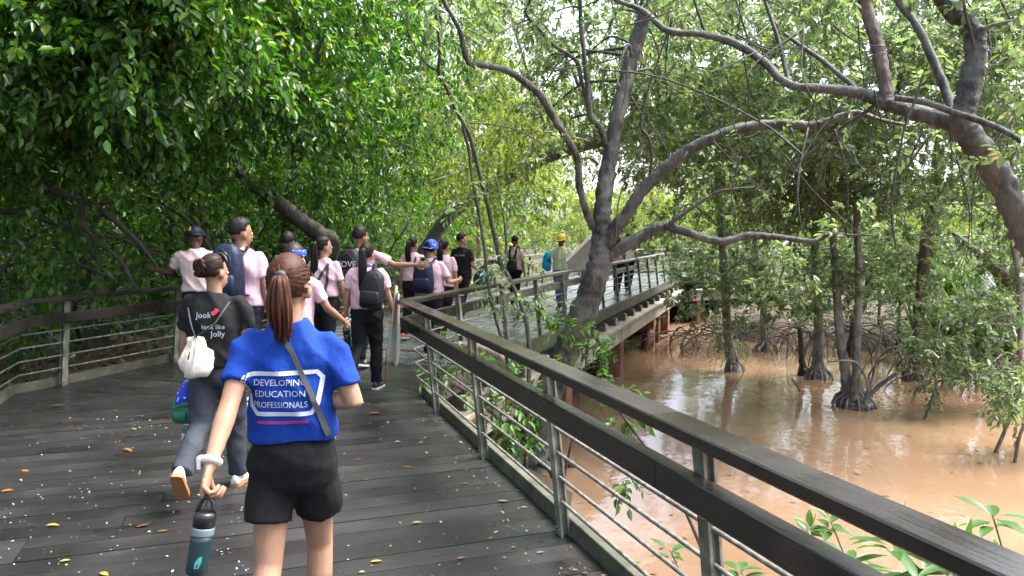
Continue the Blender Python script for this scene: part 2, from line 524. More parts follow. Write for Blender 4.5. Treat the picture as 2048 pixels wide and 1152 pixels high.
def railing(poly, sgn, i, label, posts, seams=(), smin=None, smax=None, old=99):
    d = (poly[i + 1] - poly[i]).normalized(); nn = perp_left(d) * sgn
    L = (poly[i + 1] - poly[i]).length
    base = poly[i] + d * (smin or 0)
    root = empty('boardwalk_railing', (base.x, base.y, 0), 0, label, 'railing', 'railings along the boardwalk')
    off = Vector((base.x, base.y, 0))
    def part(name, vs, mat, bev=0):
        mb = MB(); mb.hexa([p - off for p in vs]); me = fix_normals(mb.mesh(name, mat))
        if bev: bevel_mesh(me, bev, minlen=.4)
        return link(name, me, root)
    cuts = [smin] + list(seams) + [smax]
    for bi, (a, b) in enumerate(zip(cuts[:-1], cuts[1:])):
        rm = M['rail_old'] if bi >= old else M['rail'] if i == 0 else M['rail2']
        a2 = a + .0022 if a is not None else None
        b2 = b - .0022 if b is not None else None
        part('top_rail', strip(poly, sgn, i, lean(.97) - .05, lean(.97) + .085, .945, .995, a2, b2), rm, .006)
        part('lower_rail', strip(poly, sgn, i, lean(.76) + .012, lean(.76) + .085, .705, .815, a2, b2), rm, .005)
    for s_ in seams:                                      # dark strip added in each joint, standing in for gap shade
        part('joint_dark_strip', strip(poly, sgn, i, lean(.97) - .044, lean(.97) + .079, .949, .988, s_ - .03, s_ + .03), M['under'])
        part('joint_dark_strip', strip(poly, sgn, i, lean(.76) + .017, lean(.76) + .080, .71, .808, s_ - .03, s_ + .03), M['under'])
    part('kerb', strip(poly, sgn, i, -.05, .0, -.14, .095, smin, smax), M['kerb'], .004)
    P0 = offset_poly(poly, 0)
    for z in (.2, .34, .48, .62):
        P = offset_poly(poly, sgn * (lean(z) - .012))
        pp = perp_left(d)
        o = (P[i] - poly[i]).dot(pp)
        a = P[i] if smin is None else poly[i] + d * smin + pp * o
        b = P[i + 1] if smax is None else poly[i] + d * smax + pp * o
        mb = MB()
        mb.tube([Vector((a.x, a.y, z)) - off, Vector((b.x, b.y, z)) - off], .0095, 8)
        mb.build('bar', M['bar'], root, smooth=True)
    for s in posts:
        c = poly[i] + d * s
        mb = MB()
        # T section: wide plate towards the deck, web behind it; leans inwards
        def plate(u0, u1, o0, o1, z0, z1):
            vs = []
            for u in (u0, u1):
                for o in (o0, o1):
                    for z in (z0, z1):
                        p = c + d * u + nn * (o + lean(z) - .045)
                        vs.append(Vector((p.x, p.y, z)) - off)
            return vs
        for w in ((-.034, .034, .044, .056), (-.006, .006, .001, .044), (-.03, .03, .001, .011)):
            mb.hexa(plate(*w, -.02, .945))
        mb.hexa(plate(-.05, .05, -.04, .07, .937, .9445))       # head plate under the rail
        me = fix_normals(mb.mesh('post', M['steel']))
        post = link('post', me, root)
        q = MB()
        for z in (.04,):
            for u in (-.02, .02):
                p = c + d * u + nn * (lean(z) + .012)
                q.tube([Vector((p.x, p.y, z)) - off, Vector((p.x, p.y, z)) + Vector((nn.x, nn.y, 0)) * .012 - off], .008, 6)
        q.build('bolt', M['bar'], post)
    return root
L1 = (RC - R0).length
def s_at_y(y): return (y - R0.y) / D1.y
rail_r1 = railing(RIGHT, 1, 0, 'dark wet wooden handrail on leaning steel posts beside the near water', [s_at_y(y) for y in (-.3, 1.35, 2.68, 4.08, 5.5, 6.92)], seams=[s_at_y(2.86)])
rail_r2 = railing(RIGHT, 1, 1, 'weathered rail of the bridge along the water side, behind the forked tree', [1.2 + 1.5 * k for k in range(13)], seams=[2.6, 8, 14], old=1)
LP = offset_poly(RIGHT, WID)
L2 = (LP[2] - LP[1]).length
rail_l1 = railing(LP, -1, 0, 'railing at the far left edge, bending towards the camera', [(LP[1] - LP[0]).length - v for v in (.95, 2.45, 3.95, 5.4, 6.9)], seams=[(LP[1] - LP[0]).length - 4.0])
rail_l2 = railing(LP, -1, 1, 'railing against the dark forest that the boy in the navy cap leans on', [.55 + 1.62 * k for k in range(14)], seams=[5.2, 8.6, 13.5], old=2)
rail_r3 = railing(RIGHT, 1, 2, 'distant railing glimpsed between trunks past the end of the bridge, near side', [1 + 1.6 * k for k in range(13)], seams=[6, 12])
rail_l3 = railing(LP, -1, 2, 'distant railing glimpsed between trunks past the end of the bridge, far side', [1 + 1.6 * k for k in range(13)], seams=[6, 12])

# ------------------------------------------------------------------ what carries the bridge
M['joist'] = noisy('grey_joist', [(.3, (.04, .037, .03)), (.7, (.11, .1, .085))], scale=6, rough=.85)
sub = empty('bridge_substructure', (RC.x, RC.y, WATER_Z), 0, 'stained concrete beam on red brown piles under the bridge', 'bridge')
o3 = Vector((RC.x, RC.y, WATER_Z))
def subpart(name, si, s0, s1, o0, o1, z0, z1, mat, bev=0):
    mb = MB(); mb.hexa([p - o3 for p in strip(RIGHT, 1, si, o0, o1, z0, z1, s0, s1)])
    me = fix_normals(mb.mesh(name, mat))
    if bev: bevel_mesh(me, bev)
    return link(name, me, sub)
for si, s0, s1 in ((1, 0.4, 21), (2, .6, 22)):
    subpart('ledge', si, s0, s1, -.22, .12, -.44, -.37, M['concrete'], .01)
    subpart('edge_beam', si, s0, s1, -.12, .1, -.80, -.442, M['concrete'], .01)
    subpart('inner_beam', si, s0, s1, 3.3, 3.6, -.80, -.442, M['concrete'])
    k = s0 + .5
    while k < s1:
        subpart('joist', si, k, k + .15, -.09, WID + .05, -.365, -.205, M['joist'])
        subpart('joist_end', si, k + .02, k + .13, -.115, -.09, -.35, -.22, M['concrete'])
        k += 1.05
for si, s in ((1, .9), (1, 5.3), (1, 9.9), (1, 14.6), (1, 15.6), (1, 17.6), (2, .8), (2, 4.5), (2, 8.5)):
    for o in (-.1, 3.2):
        subpart('pile', si, s, s + .34, o, o + .34, -2.6, -.81, M['pile'], .02)
mb = MB()
p, q = RC + D2 * 13.9, RC + D2 * 15.0
n_ = perp_left(D2)
mb.tube([Vector((p.x, p.y, -1.7)) - o3, Vector((q.x, q.y, -.9)) - o3], .12, 8)
mb.build('brace', M['pile'], sub, smooth=True)
# posts and beams under the near deck
for s in (3.2, 6.4, 9.4, 11.2):
    subpart('pile', 0, s, s + .3, .25, .55, -2.6, -.2, M['pile'], .02)
subpart('edge_beam', 0, 0, 11.9, .05, .22, -.42, -.2, M['concrete'], .01)
# ------------------------------------------------------------------ foliage
NR = np.random.RandomState
def unit(a): return a / (np.linalg.norm(a, axis=-1, keepdims=True) + 1e-9)
def np_mesh(name, V, F, mat, smooth=False):
    """V (n,3), F (m,k) faces of k corners each"""
    me = bpy.data.meshes.new(name)
    me.vertices.add(len(V)); me.vertices.foreach_set("co", np.ascontiguousarray(V, dtype=np.float32).ravel())
    m, k = F.shape
    me.loops.add(m * k); me.loops.foreach_set("vertex_index", np.ascontiguousarray(F, dtype=np.int32).ravel())
    me.polygons.add(m)
    me.polygons.foreach_set("loop_start", np.arange(0, m * k, k, dtype=np.int32))
    if smooth: me.polygons.foreach_set("use_smooth", np.ones(m, dtype=bool))
    me.update(calc_edges=True)
    if mat is not None: me.materials.append(mat)
    return me
def spray_leaves(A, D, L, k, ll, wr, droop, near, rs, curl=.25, updroop=0.0):
    """A, D (n,3) twig starts and directions; returns leaf vertices and faces"""
    n = len(A)
    D = unit(D)
    rnd = unit(rs.normal(size=(n, 3)))
    S = unit(np.cross(D, rnd))
    U = np.cross(S, D)
    Ls = L * rs.uniform(.6, 1.25, size=(n, 1))
    out = []
    t = np.linspace(.12, 1.0, k)
    B, LD, LN, LS = [], [], [], []
    sz = rs.uniform(.6, 1.3, size=(n, 1))
    for j in range(k):
        tj = t[j]
        base = A + D * Ls * tj + np.array([0, 0, -1.0]) * (Ls * droop * .45 * tj * tj)
        sg = 1 if j % 2 else -1
        spread = (1.0 if j < k - 1 else .15) * rs.uniform(.6, 1.2, size=(n, 1))
        d = D * .65 + S * sg * spread + U * rs.normal(0, .3, size=(n, 1)) + np.array([0, 0, -1.0]) * droop * rs.uniform(.3, 1.1, size=(n, 1)) + rs.normal(0, .18, size=(n, 3))
        d = unit(d)
        upv = np.tile(np.array([[0, 0, 1.0]]), (n, 1)) + rs.normal(0, .45, size=(n, 3))
        s2 = unit(np.cross(d, upv)); nn = np.cross(s2, d)
        B.append(base); LD.append(d); LN.append(nn); LS.append(s2 * 1.0)
    B, LD, LN, LS = map(np.concatenate, (B, LD, LN, LS))
    m = len(B)
    ln = ll * np.tile(sz, (k, 1)) * rs.uniform(.7, 1.25, size=(m, 1)); w = ln * wr * rs.uniform(.8, 1.15, size=(m, 1))
    if near:
        prof = [(0, 0, 0), (.3, .5, .06), (.68, .42, .0), (1, 0, -curl), (.68, -.42, .0), (.3, -.5, .06)]
        V = np.stack([B + LD * ln * a + LS * w * b + LN * ln * c for a, b, c in prof], axis=1).reshape(-1, 3)
        i = np.arange(m)[:, None] * 6
        F = np.concatenate([i + np.array([[0, 3, 2, 1]]), i + np.array([[0, 5, 4, 3]])])
    else:
        prof = [(0, 0, 0), (.45, .5, .05), (1, 0, -curl * .6), (.45, -.5, .05)]
        V = np.stack([B + LD * ln * a + LS * w * b + LN * ln * c for a, b, c in prof], axis=1).reshape(-1, 3)
        i = np.arange(m)[:, None] * 4
        F = i + np.array([[0, 3, 2, 1]])
    return V, F
def twig_sticks(A, D, L, droop, r, rs):
    n = len(A); D = unit(D)
    E = A + D * L + np.array([0, 0, -1.0]) * L * droop * .4
    a = unit(np.cross(D, np.array([[.3, .5, .8]]))); b = np.cross(D, a)
    V = np.stack([A + a * r, A + (b * .87 - a * .5) * r, A - (b * .87 + a * .5) * r, E + a * r * .4, E + (b * .87 - a * .5) * r * .4, E - (b * .87 + a * .5) * r * .4], axis=1).reshape(-1, 3)
    i = np.arange(n)[:, None] * 6
    F = np.concatenate([i + np.array([[0, 1, 4, 3]]), i + np.array([[1, 2, 5, 4]]), i + np.array([[2, 0, 3, 5]])])
    return V, F
def clump_points(c, r, n, rs, out=.6, down=.25, shell=.45):
    u = unit(rs.normal(size=(n, 3)))
    q = rs.uniform(0, 1, size=(n, 1)) ** shell
    P = np.array(c)[None] + u * q * np.array(r)[None]
    D = unit(u * np.array(r)[None]) * out + rs.normal(0, .5, size=(n, 3)) + np.array([[0, 0, -down]])
    return P, unit(D)

# leaf colours; each leaf takes its own
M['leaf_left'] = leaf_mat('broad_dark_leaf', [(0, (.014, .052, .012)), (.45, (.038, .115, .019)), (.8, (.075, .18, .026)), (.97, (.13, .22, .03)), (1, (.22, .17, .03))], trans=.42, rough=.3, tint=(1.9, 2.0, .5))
M['leaf_mang'] = leaf_mat('mangrove_leaf', [(0, (.06, .095, .05)), (.5, (.11, .16, .085)), (.85, (.16, .21, .12)), (.97, (.2, .22, .1)), (1, (.25, .2, .06))], trans=.5, rough=.3, tint=(1.6, 1.75, .9), spec=.55)
M['leaf_far'] = leaf_mat('sunlit_far_leaf', [(0, (.07, .11, .035)), (.5, (.13, .18, .055)), (.85, (.18, .23, .07)), (1, (.27, .26, .08))], trans=.55, rough=.35, tint=(1.9, 1.9, .7))  # far leaves paler: open-sky brightness put into their colour
M['leaf_big'] = leaf_mat('glossy_shrub_leaf', [(0, (.02, .06, .02)), (.6, (.045, .11, .025)), (.9, (.1, .2, .03)), (1, (.15, .25, .03))], trans=.35, rough=.34, tint=(1.7, 1.9, .5), spec=.3)
M['leaf_strap'] = leaf_mat('strap_leaf', [(0, (.025, .06, .025)), (.7, (.06, .12, .04)), (1, (.12, .17, .05))], trans=.4, rough=.3, tint=(1.7, 1.8, .6))
def bark(name, dark, mid, light, scale=5, lich=.6):
    m, nt, p = mat_new(name)
    v = coords(nt, "Object")
    mp = nt.nodes.new("ShaderNodeMapping"); mp.inputs["Scale"].default_value = (1, 1, .35); nt.links.new(v, mp.inputs["Vector"])
    a = N(nt, "ShaderNodeTexNoise", Scale=scale * 3, Detail=8.0, Roughness=.65); nt.links.new(mp.outputs[0], a.inputs["Vector"])
    b = N(nt, "ShaderNodeTexNoise", Scale=scale * .55, Detail=5.0); nt.links.new(v, b.inputs["Vector"])
    r = ramp(nt, [(.38, dark), (.5, mid), (.62, light)])
    r2 = ramp(nt, [(.5, (0, 0, 0)), (.58, (1, 1, 1))]); nt.links.new(b.outputs["Fac"], r2.inputs["Fac"])
    mx = N(nt, "ShaderNodeMix", data_type='RGBA')
    sc = N(nt, "ShaderNodeMath", operation='MULTIPLY'); sc.inputs[1].default_value = lich
    nt.links.new(r2.outputs["Color"], sc.inputs[0]); nt.links.new(sc.outputs[0], mx.inputs[0])
    nt.links.new(r.outputs["Color"], mx.inputs[6]); mx.inputs[7].default_value = (*light, 1)
    nt.links.new(mx.outputs[2], p.inputs["Base Color"])
    p.inputs["Roughness"].default_value = .6
    a2 = N(nt, "ShaderNodeTexNoise", Scale=scale * 9, Detail=6.0, Roughness=.7); nt.links.new(mp.outputs[0], a2.inputs["Vector"])
    ad = N(nt, "ShaderNodeMath", operation='MULTIPLY_ADD'); ad.inputs[1].default_value = .5
    nt.links.new(a2.outputs["Fac"], ad.inputs[0]); nt.links.new(a.outputs["Fac"], ad.inputs[2])
    sub_ = N(nt, "ShaderNodeMath", operation='MULTIPLY'); sub_.inputs[1].default_value = .66
    nt.links.new(ad.outputs[0], sub_.inputs[0]); nt.links.new(sub_.outputs[0], r.inputs["Fac"])
    bp = N(nt, "ShaderNodeBump", Strength=1.0, Distance=.025)
    nt.links.new(ad.outputs[0], bp.inputs["Height"]); nt.links.new(bp.outputs["Normal"], p.inputs["Normal"])
    return m
M['bark_grey'] = bark('grey_bark', (.010, .0095, .009), (.037, .0355, .033), (.11, .107, .1))
M['bark_brown'] = bark('brown_bark', (.045, .038, .033), (.12, .105, .092), (.23, .21, .19))
M['bark_dark'] = bark('dark_wet_bark', (.012, .009, .008), (.03, .024, .02), (.075, .066, .06), lich=.3)
M['bark_red'] = bark('red_brown_bark', (.03, .019, .015), (.085, .056, .045), (.16, .12, .1))
M['bark_pale'] = bark('pale_bark', (.08, .06, .05), (.17, .14, .12), (.29, .26, .23))
M['root'] = bark('wet_root', (.02, .016, .013), (.05, .04, .034), (.12, .105, .1), lich=.4)

def px_path(pp, Y0, Y1=None, wscale=1.0):
    """[(px, py, width px)] -> points and radii, depth running from Y0 to Y1"""
    n = len(pp); Y1 = Y0 if Y1 is None else Y1
    P, Q = [], []
    for i, (x, y, w) in enumerate(pp):
        Y = Y0 + (Y1 - Y0) * i / max(1, n - 1)
        P.append(W(x, y, Y)); Q.append(w * .5 * Y / FPX * wscale)
    return P, Q
class Tree:
    def __init__(self, name, label, base, cat='tree', group=None, bark='bark_grey'):
        self.base = Vector(base); self.bark = bark
        self.root = empty(name, base, 0, label, cat, group)
        self.skel = []
        self.seed = abs(hash(label)) % 1000 if False else sum(map(ord, label)) % 997
    def limb(self, pts, rad, name='limb', n=16, per=11, wob=.2, mat=None, parent=None):
        P, Q = crom(pts, per, list(rad))
        self.skel += list(zip(P, Q))
        mb = MB(); mb.tube([p - self.base for p in P], Q, n, wob=wob, seed=self.seed * .13)
        return mb.build(name, M[mat or self.bark], parent or self.root, smooth=True)
    def limb_px(self, pp, Y0, Y1=None, name='limb', **k):
        P, Q = px_path(pp, Y0, Y1, .88)
        return self.limb(P, Q, name, **k)
    def roots(self, n, h, reach, r, seed=0, mat=None, name='root'):
        rg = random.Random(seed + self.seed)
        b = self.base
        for i in range(n):
            a = 2 * math.pi * (i + rg.uniform(-.3, .3)) / n
            d = Vector((math.cos(a), math.sin(a), 0))
            q = reach * rg.uniform(.7, 1.2); hh = h * rg.uniform(.6, 1.2)
            P = crom([b + d * .25 * r + Vector((0, 0, hh)), b + d * q * .35 + Vector((0, 0, hh * .5)), b + d * q * .75 + Vector((0, 0, .1)), b + d * q + Vector((0, 0, -.35))], 4)
            mb = MB(); mb.tube([p - b for p in P], [r * (1 - .55 * k / len(P)) for k in range(len(P))], 6)
            mb.build(name, M[mat or self.bark], self.root, smooth=True)
    def boughs(self, clumps, r0=.03, mat=None, frac=1.0):
        rg = random.Random(self.seed)
        if not self.skel: return
        for (c, r, n) in clumps:
            if rg.random() > frac: continue
            c = Vector(c)
            p, q = min(self.skel, key=lambda s: (s[0] - c).length + abs(min(0, c.z - s[0].z)) * .6)
            m1 = p.lerp(c, .5) + Vector((rg.uniform(-.2, .2), rg.uniform(-.2, .2), rg.uniform(.0, .35))) * (c - p).length * .5
            P = crom([p, m1, c, c + (c - m1) * .5], 4)
            rr = min(q * .7, r0 * (1 + (c - p).length * .12))
            mb = MB()
            mb.tube([x - self.base for x in P], [rr * (1 - .85 * k / (len(P) - 1)) for k in range(len(P))], 6, wob=.15)
            mb.build('bough', M[mat or self.bark], self.root, smooth=True)
    def crown(self, clumps, mat, ll=.09, k=9, L=.35, wr=.42, droop=.5, near=False, twigs=True, down=.25, seed=1, name='crown', shell=.45):
        rs = NR(seed + self.seed)
        A, D = [], []
        for (c, r, n) in clumps:
            p, d = clump_points(c, r, n, rs, down=down, shell=shell); A.append(p); D.append(d)
        A, D = np.concatenate(A) - np.array(self.base)[None], np.concatenate(D)
        V, F = spray_leaves(A, D, L, k, ll, wr, droop, near, rs)
        cr = tag(link(name, np_mesh(name, V, F, M[mat]), self.root), kind='stuff')
        if twigs:
            V, F = twig_sticks(A, D, L, droop, .004, rs)
            tag(link('twigs', np_mesh('twigs', V, F, M['bark_dark']), self.root), kind='stuff')
        return cr
def px_clumps(items, rscale=1.0):
    """[(px, py, Y, radius m, sprays)]"""
    return [(W(x, y, Y), (r * rscale, r * rscale, r * .75 * rscale), n) for x, y, Y, r, n in items]

rx = random.Random(91)
def fill(x0, x1, y0, y1, Y0, Y1, n, r=(.6, 1.1), sp=46):
    out = []
    for _ in range(n):
        x, y, Y = rx.uniform(x0, x1), rx.uniform(y0, y1), rx.uniform(Y0, Y1)
        if (x - 1850) ** 2 / 70 ** 2 + (y - 310) ** 2 / 60 ** 2 < 1: continue
        out.append((x, y, Y, rx.uniform(*r), sp))
    return out
# ------------------------------------------------------------------ the forked tree between the rail and the bridge
b = G(1052, 940, WATER_Z)
t = Tree('mangrove_tree', 'grey forked tree rising in the centre between handrail and bridge', b, group='trees standing in the creek', bark='bark_grey')
Yc = b.y
t.limb([b + Vector((-.1, .0, -.5)), b + Vector((.05, 0, .2))] + [W(x, y, Y) for x, y, Y in ((1092, 800, Yc - .1), (1128, 715, Yc - .2), (1165, 630, Yc - .3), (1193, 545, Yc - .4), (1203, 480, Yc - .4), (1205, 420, Yc - .4), (1217, 330, Yc - .3), (1238, 220, Yc - .2), (1262, 120, Yc), (1290, 20, Yc), (1312, -120, Yc), (1340, -300, Yc))],
       [.3, .24, .195, .17, .178, .156, .13, .112, .1, .096, .096, .092, .08, .055], name='trunk', n=26, per=14, wob=.22)
t.roots(7, .55, .75, .09, 3)
t.limb_px([(1212, 500, 36), (1232, 455, 30), (1256, 425, 28), (1287, 378, 27), (1343, 325, 27), (1387, 295, 26), (1469, 260, 24), (1560, 247, 22), (1617, 252, 21), (1656, 243, 19), (1712, 226, 14), (1762, 240, 9), (1830, 251, 6), (1880, 240, 3)], Yc - .4, Yc - 1.6)
t.limb_px([(1212, 515, 34), (1243, 495, 28), (1300, 464, 26), (1330, 453, 23), (1360, 460, 20), (1439, 483, 18), (1495, 471, 16), (1547, 473, 14), (1625, 482, 11), (1660, 469, 8), (1705, 470, 5), (1755, 471, 3)], Yc - .4, Yc - 1.2)
t.limb_px([(1330, 453, 12), (1395, 408, 10), (1443, 382, 7), (1512, 375, 4)], Yc - .7, Yc - .9, n=7)
t.limb_px([(1186, 455, 18), (1179, 440, 17), (1160, 378, 16), (1155, 321, 16), (1142, 291, 16), (1112, 243, 17), (1077, 187, 17), (1017, 143, 15), (970, 131, 13), (938, 126, 12), (925, 85, 11), (917, 56, 10), (886, 0, 9), (850, -80, 6)], Yc - .45, Yc - 1.6)
t.limb_px([(1212, 290, 16), (1200, 255, 14), (1181, 230, 13), (1173, 152, 11), (1162, 52, 10), (1160, 0, 9), (1150, -90, 6)], Yc - .3, Yc - .6, n=8)
t.limb_px([(1179, 228, 9), (1165, 170, 9), (1151, 121, 9), (1108, 91, 8), (1075, 55, 8), (1051, 26, 7), (1060, 0, 6), (1068, -40, 4)], Yc - .3, Yc - .9, n=7)
t.limb_px([(1195, 330, 9), (1190, 322, 7), (1178, 316, 6), (1160, 318, 5)], Yc - .4, Yc - .5, n=6)
t.limb_px([(1262, 110, 9), (1255, 90, 8), (1238, 130, 6), (1232, 150, 5), (1240, 175, 3)], Yc - .1, Yc - .6, n=6)
t.limb_px([(1300, 350, 7), (1303, 310, 7), (1297, 275, 7), (1282, 250, 6), (1296, 180, 5), (1320, 110, 4), (1345, 40, 3)], Yc - .8, Yc - 1.1, n=6, mat='bark_dark')
cl = px_clumps(fill(960, 1330, -90, 260, 10.6, 13, 22, (.4, .7), 28) + [(1340, -140, 10, 1.3, 60), (1200, -200, 10.5, 1.4, 60), (1050, -120, 9.5, 1.1, 55), (900, -60, 8.7, .8, 45), (1120, 20, 9.8, .6, 16), (1010, 60, 9.4, .6, 18),
                (1560, 560, 9.2, .45, 16), (1700, 440, 9.0, .4, 12), (1520, 330, 9, .5, 12), (1420, 360, 9.3, .4, 10), (1850, 235, 8.3, .5, 16), (1660, 200, 8.7, .45, 10)])
t.crown(cl, 'leaf_mang', ll=.085, k=10, L=.26, wr=.54, near=True, droop=.15, down=.05)
t.boughs(cl, .02)

# ------------------------------------------------------------------ the tree leaning in from the right
t2b = W(2240, 1230, 7.2); t2b.z = WATER_Z - .1
t = Tree('mangrove_tree', 'thick grey tree leaning in at the right edge with long limbs overhead', t2b, group='trees standing in the creek', bark='bark_grey')
t.limb([t2b, W(2200, 1000, 7.2), W(2150, 720, 7.1)] + [W(x, y, 7) for x, y in ((2095, 550), (2046, 450), (2003, 362), (1950, 285), (1925, 240), (1938, 185), (1952, 100), (1940, 55), (1896, 10), (1850, -60), (1800, -180))],
       [.28, .2, .14, .13, .12, .115, .115, .11, .095, .088, .084, .08, .07, .045], name='trunk', n=26, per=14, wob=.22)
t.limb_px([(1935, 262, 46), (1912, 243, 44), (1851, 230, 38), (1777, 208, 32), (1721, 187, 26), (1656, 178, 20), (1578, 169, 18), (1530, 126, 18), (1478, 91, 17), (1408, 69, 15), (1335, 61, 14), (1287, 22, 12), (1226, -4, 10), (1150, -60, 7)], 7, 9)
t.limb_px([(1777, 206, 14), (1774, 190, 27), (1764, 130, 29), (1755, 90, 29), (1738, 35, 28), (1720, -25, 26), (1700, -150, 18)], 7.4, 7.8, mat='bark_red')
t.limb_px([(1912, 238, 22), (1900, 205, 21), (1873, 135, 19), (1834, 52, 17), (1795, 0, 15), (1750, -90, 10)], 7.2, 8)
t.limb_px([(1579, 169, 12), (1574, 150, 11), (1556, 78, 10), (1530, 0, 8), (1510, -80, 5)], 8, 8.6, n=8, mat='bark_dark')
t.limb_px([(1720, 186, 12), (1708, 174, 11), (1680, 150, 11), (1651, 126, 11), (1600, 90, 9), (1569, 67, 8)], 7.6, 8.1, n=8)
t.limb_px([(1752, 208, 10), (1720, 232, 9), (1677, 260, 8), (1608, 315, 7), (1539, 365, 3)], 7.5, 8.2, n=7, mat='bark_dark')
t.limb_px([(1608, 313, 5), (1570, 280, 5), (1525, 247, 5), (1417, 191, 5), (1308, 152, 4), (1200, 139, 3)], 8.0, 8.9, n=6, mat='bark_dark')
t.limb_px([(1790, 196, 15), (1850, 205, 14), (1912, 226, 15), (1964, 243, 15), (2010, 262, 14), (2060, 290, 13), (2150, 330, 8)], 7.1, 6.2, n=8)
t.limb_px([(1847, 148, 7), (1838, 175, 6), (1829, 204, 6), (1808, 260, 5), (1786, 382, 5), (1784, 440, 5), (1792, 499, 4)], 6.9, 6.9, n=6, mat='bark_dark')
t.limb_px([(1955, 75, 12), (1975, 55, 10), (2010, 45, 8), (2060, 35, 6), (2140, 0, 4)], 7, 6.6, n=7, mat='bark_pale')
t.limb_px([(1950, 100, 8), (1940, 60, 7), (1930, 20, 6), (1925, -40, 4)], 6.9, 6.7, n=7)
t.limb_px([(1500, 90, 5), (1490, 60, 5), (1475, 10, 4), (1460, -40, 3)], 8.3, 8.2, n=6, mat='bark_dark')
t.limb_px([(1410, 66, 6), (1398, 30, 6), (1385, -10, 5)], 8.5, 8.4, n=6, mat='bark_dark')
rw = random.Random(17)
for _ in range(78):
    x, y = rw.uniform(1250, 2060), rw.uniform(-40, 330)
    Y = rw.uniform(6.8, 9.4); l = rw.uniform(80, 240); a = rw.choice((rw.uniform(-.35, .35), rw.uniform(-1.5, 1.5)))
    bx, by = rw.uniform(-25, 25), rw.uniform(-15, 15)
    t.limb_px([(x, y, rw.uniform(3, 6)), (x + math.sin(a) * l * .5 + bx, y + math.cos(a) * l * .5 + by, 3), (x + math.sin(a) * l, y + math.cos(a) * l, 1.5)], Y, Y + rw.uniform(-.4, .4), name='twig', n=5, per=4, mat='bark_dark')
cl = px_clumps([(1720, -40, 8, .5, 20), (1880, -30, 7.4, .5, 20), (2040, 0, 6.8, .5, 24), (2130, 120, 6.5, .6, 24), (1560, -60, 9, .7, 30), (1400, -60, 9, .8, 30), (1230, -80, 9.2, .7, 30),
                (2060, 330, 6.5, .4, 14), (1990, 160, 7.6, .4, 14), (1830, 90, 8.2, .4, 12), (1640, 60, 8.6, .45, 14), (1480, 40, 8.8, .4, 12)])
cl += px_clumps(fill(1290, 2130, -70, 335, 10.4, 13.4, 120, (.45, .8), 34))
t.crown(cl, 'leaf_mang', ll=.085, k=10, L=.26, wr=.54, near=True, droop=.15, down=.05)
t.boughs(cl, .014, frac=.4)

# ------------------------------------------------------------------ the slanting tree behind the bridge
sb = Vector((-3.3, 18.5, -.3))
t = Tree('slanting_tree', 'bare trunk slanting up to the right behind the boy in black', sb, cat='tree', bark='bark_brown')
t.limb([sb] + [W(x, y, Y) for x, y, Y in ((850, 500, 18.2), (905, 425, 17.5), (995, 368, 17), (1086, 318, 16), (1207, 280, 15), (1300, 262, 14.5), (1400, 215, 14), (1500, 150, 14), (1600, 60, 14))],
       [.2, .17, .15, .14, .13, .12, .1, .08, .06, .03], name='trunk', n=12)
cl = px_clumps([(1560, 60, 14, 1.3, 60), (1420, 150, 14, .9, 40), (1300, 190, 15, .9, 36), (1100, 240, 16, 1.0, 40), (980, 300, 17, 1.2, 60), (960, 380, 15.5, .8, 50), (1020, 330, 15, .8, 50), (900, 350, 15, .8, 50), (1040, 400, 15.5, .7, 40)])
cl += px_clumps(fill(960, 1500, -60, 330, 13, 18, 44, (.5, .95), 44))
t.crown(cl, 'leaf_far', ll=.105, k=9, L=.4, near=False)
t.boughs(cl, frac=.5)

# ------------------------------------------------------------------ the dark wood on the left
def edge_y(px):
    """how far ahead the left railing is seen at this column of the photograph"""
    k = (px - 1024) / FPX
    a, d = LEFT[1], D2
    s = (k * a.y - a.x) / (d.x - k * d.y)
    return min(a.y + d.y * s if s > 0 else a.y, 40)
rl = random.Random(11)
left_specs = [((-7.4, 6.2, -.1), 'leftmost dark tree of the wood, its leaves overhanging the deck', [(-160, 130)], 9),
              ((-8.2, 9.5, 0), 'dark tree behind the left railing with arching wet branches', [(-60, 330)], 8),
              ((-6.3, 11.2, -.1), 'leafy tree overhanging the boy in the navy cap', [(130, 480)], 8),
              ((-5.4, 13.2, -.1), 'leafy tree above the tall boy with the navy backpack', [(330, 640)], 8),
              ((-4.6, 15.0, -.1), 'leafy tree above the ponytailed girls at the railing', [(520, 800)], 8),
              ((-4.4, 16.8, -.1), 'tree whose leaves reach out over the bend of the boardwalk', [(690, 1010)], 8)]
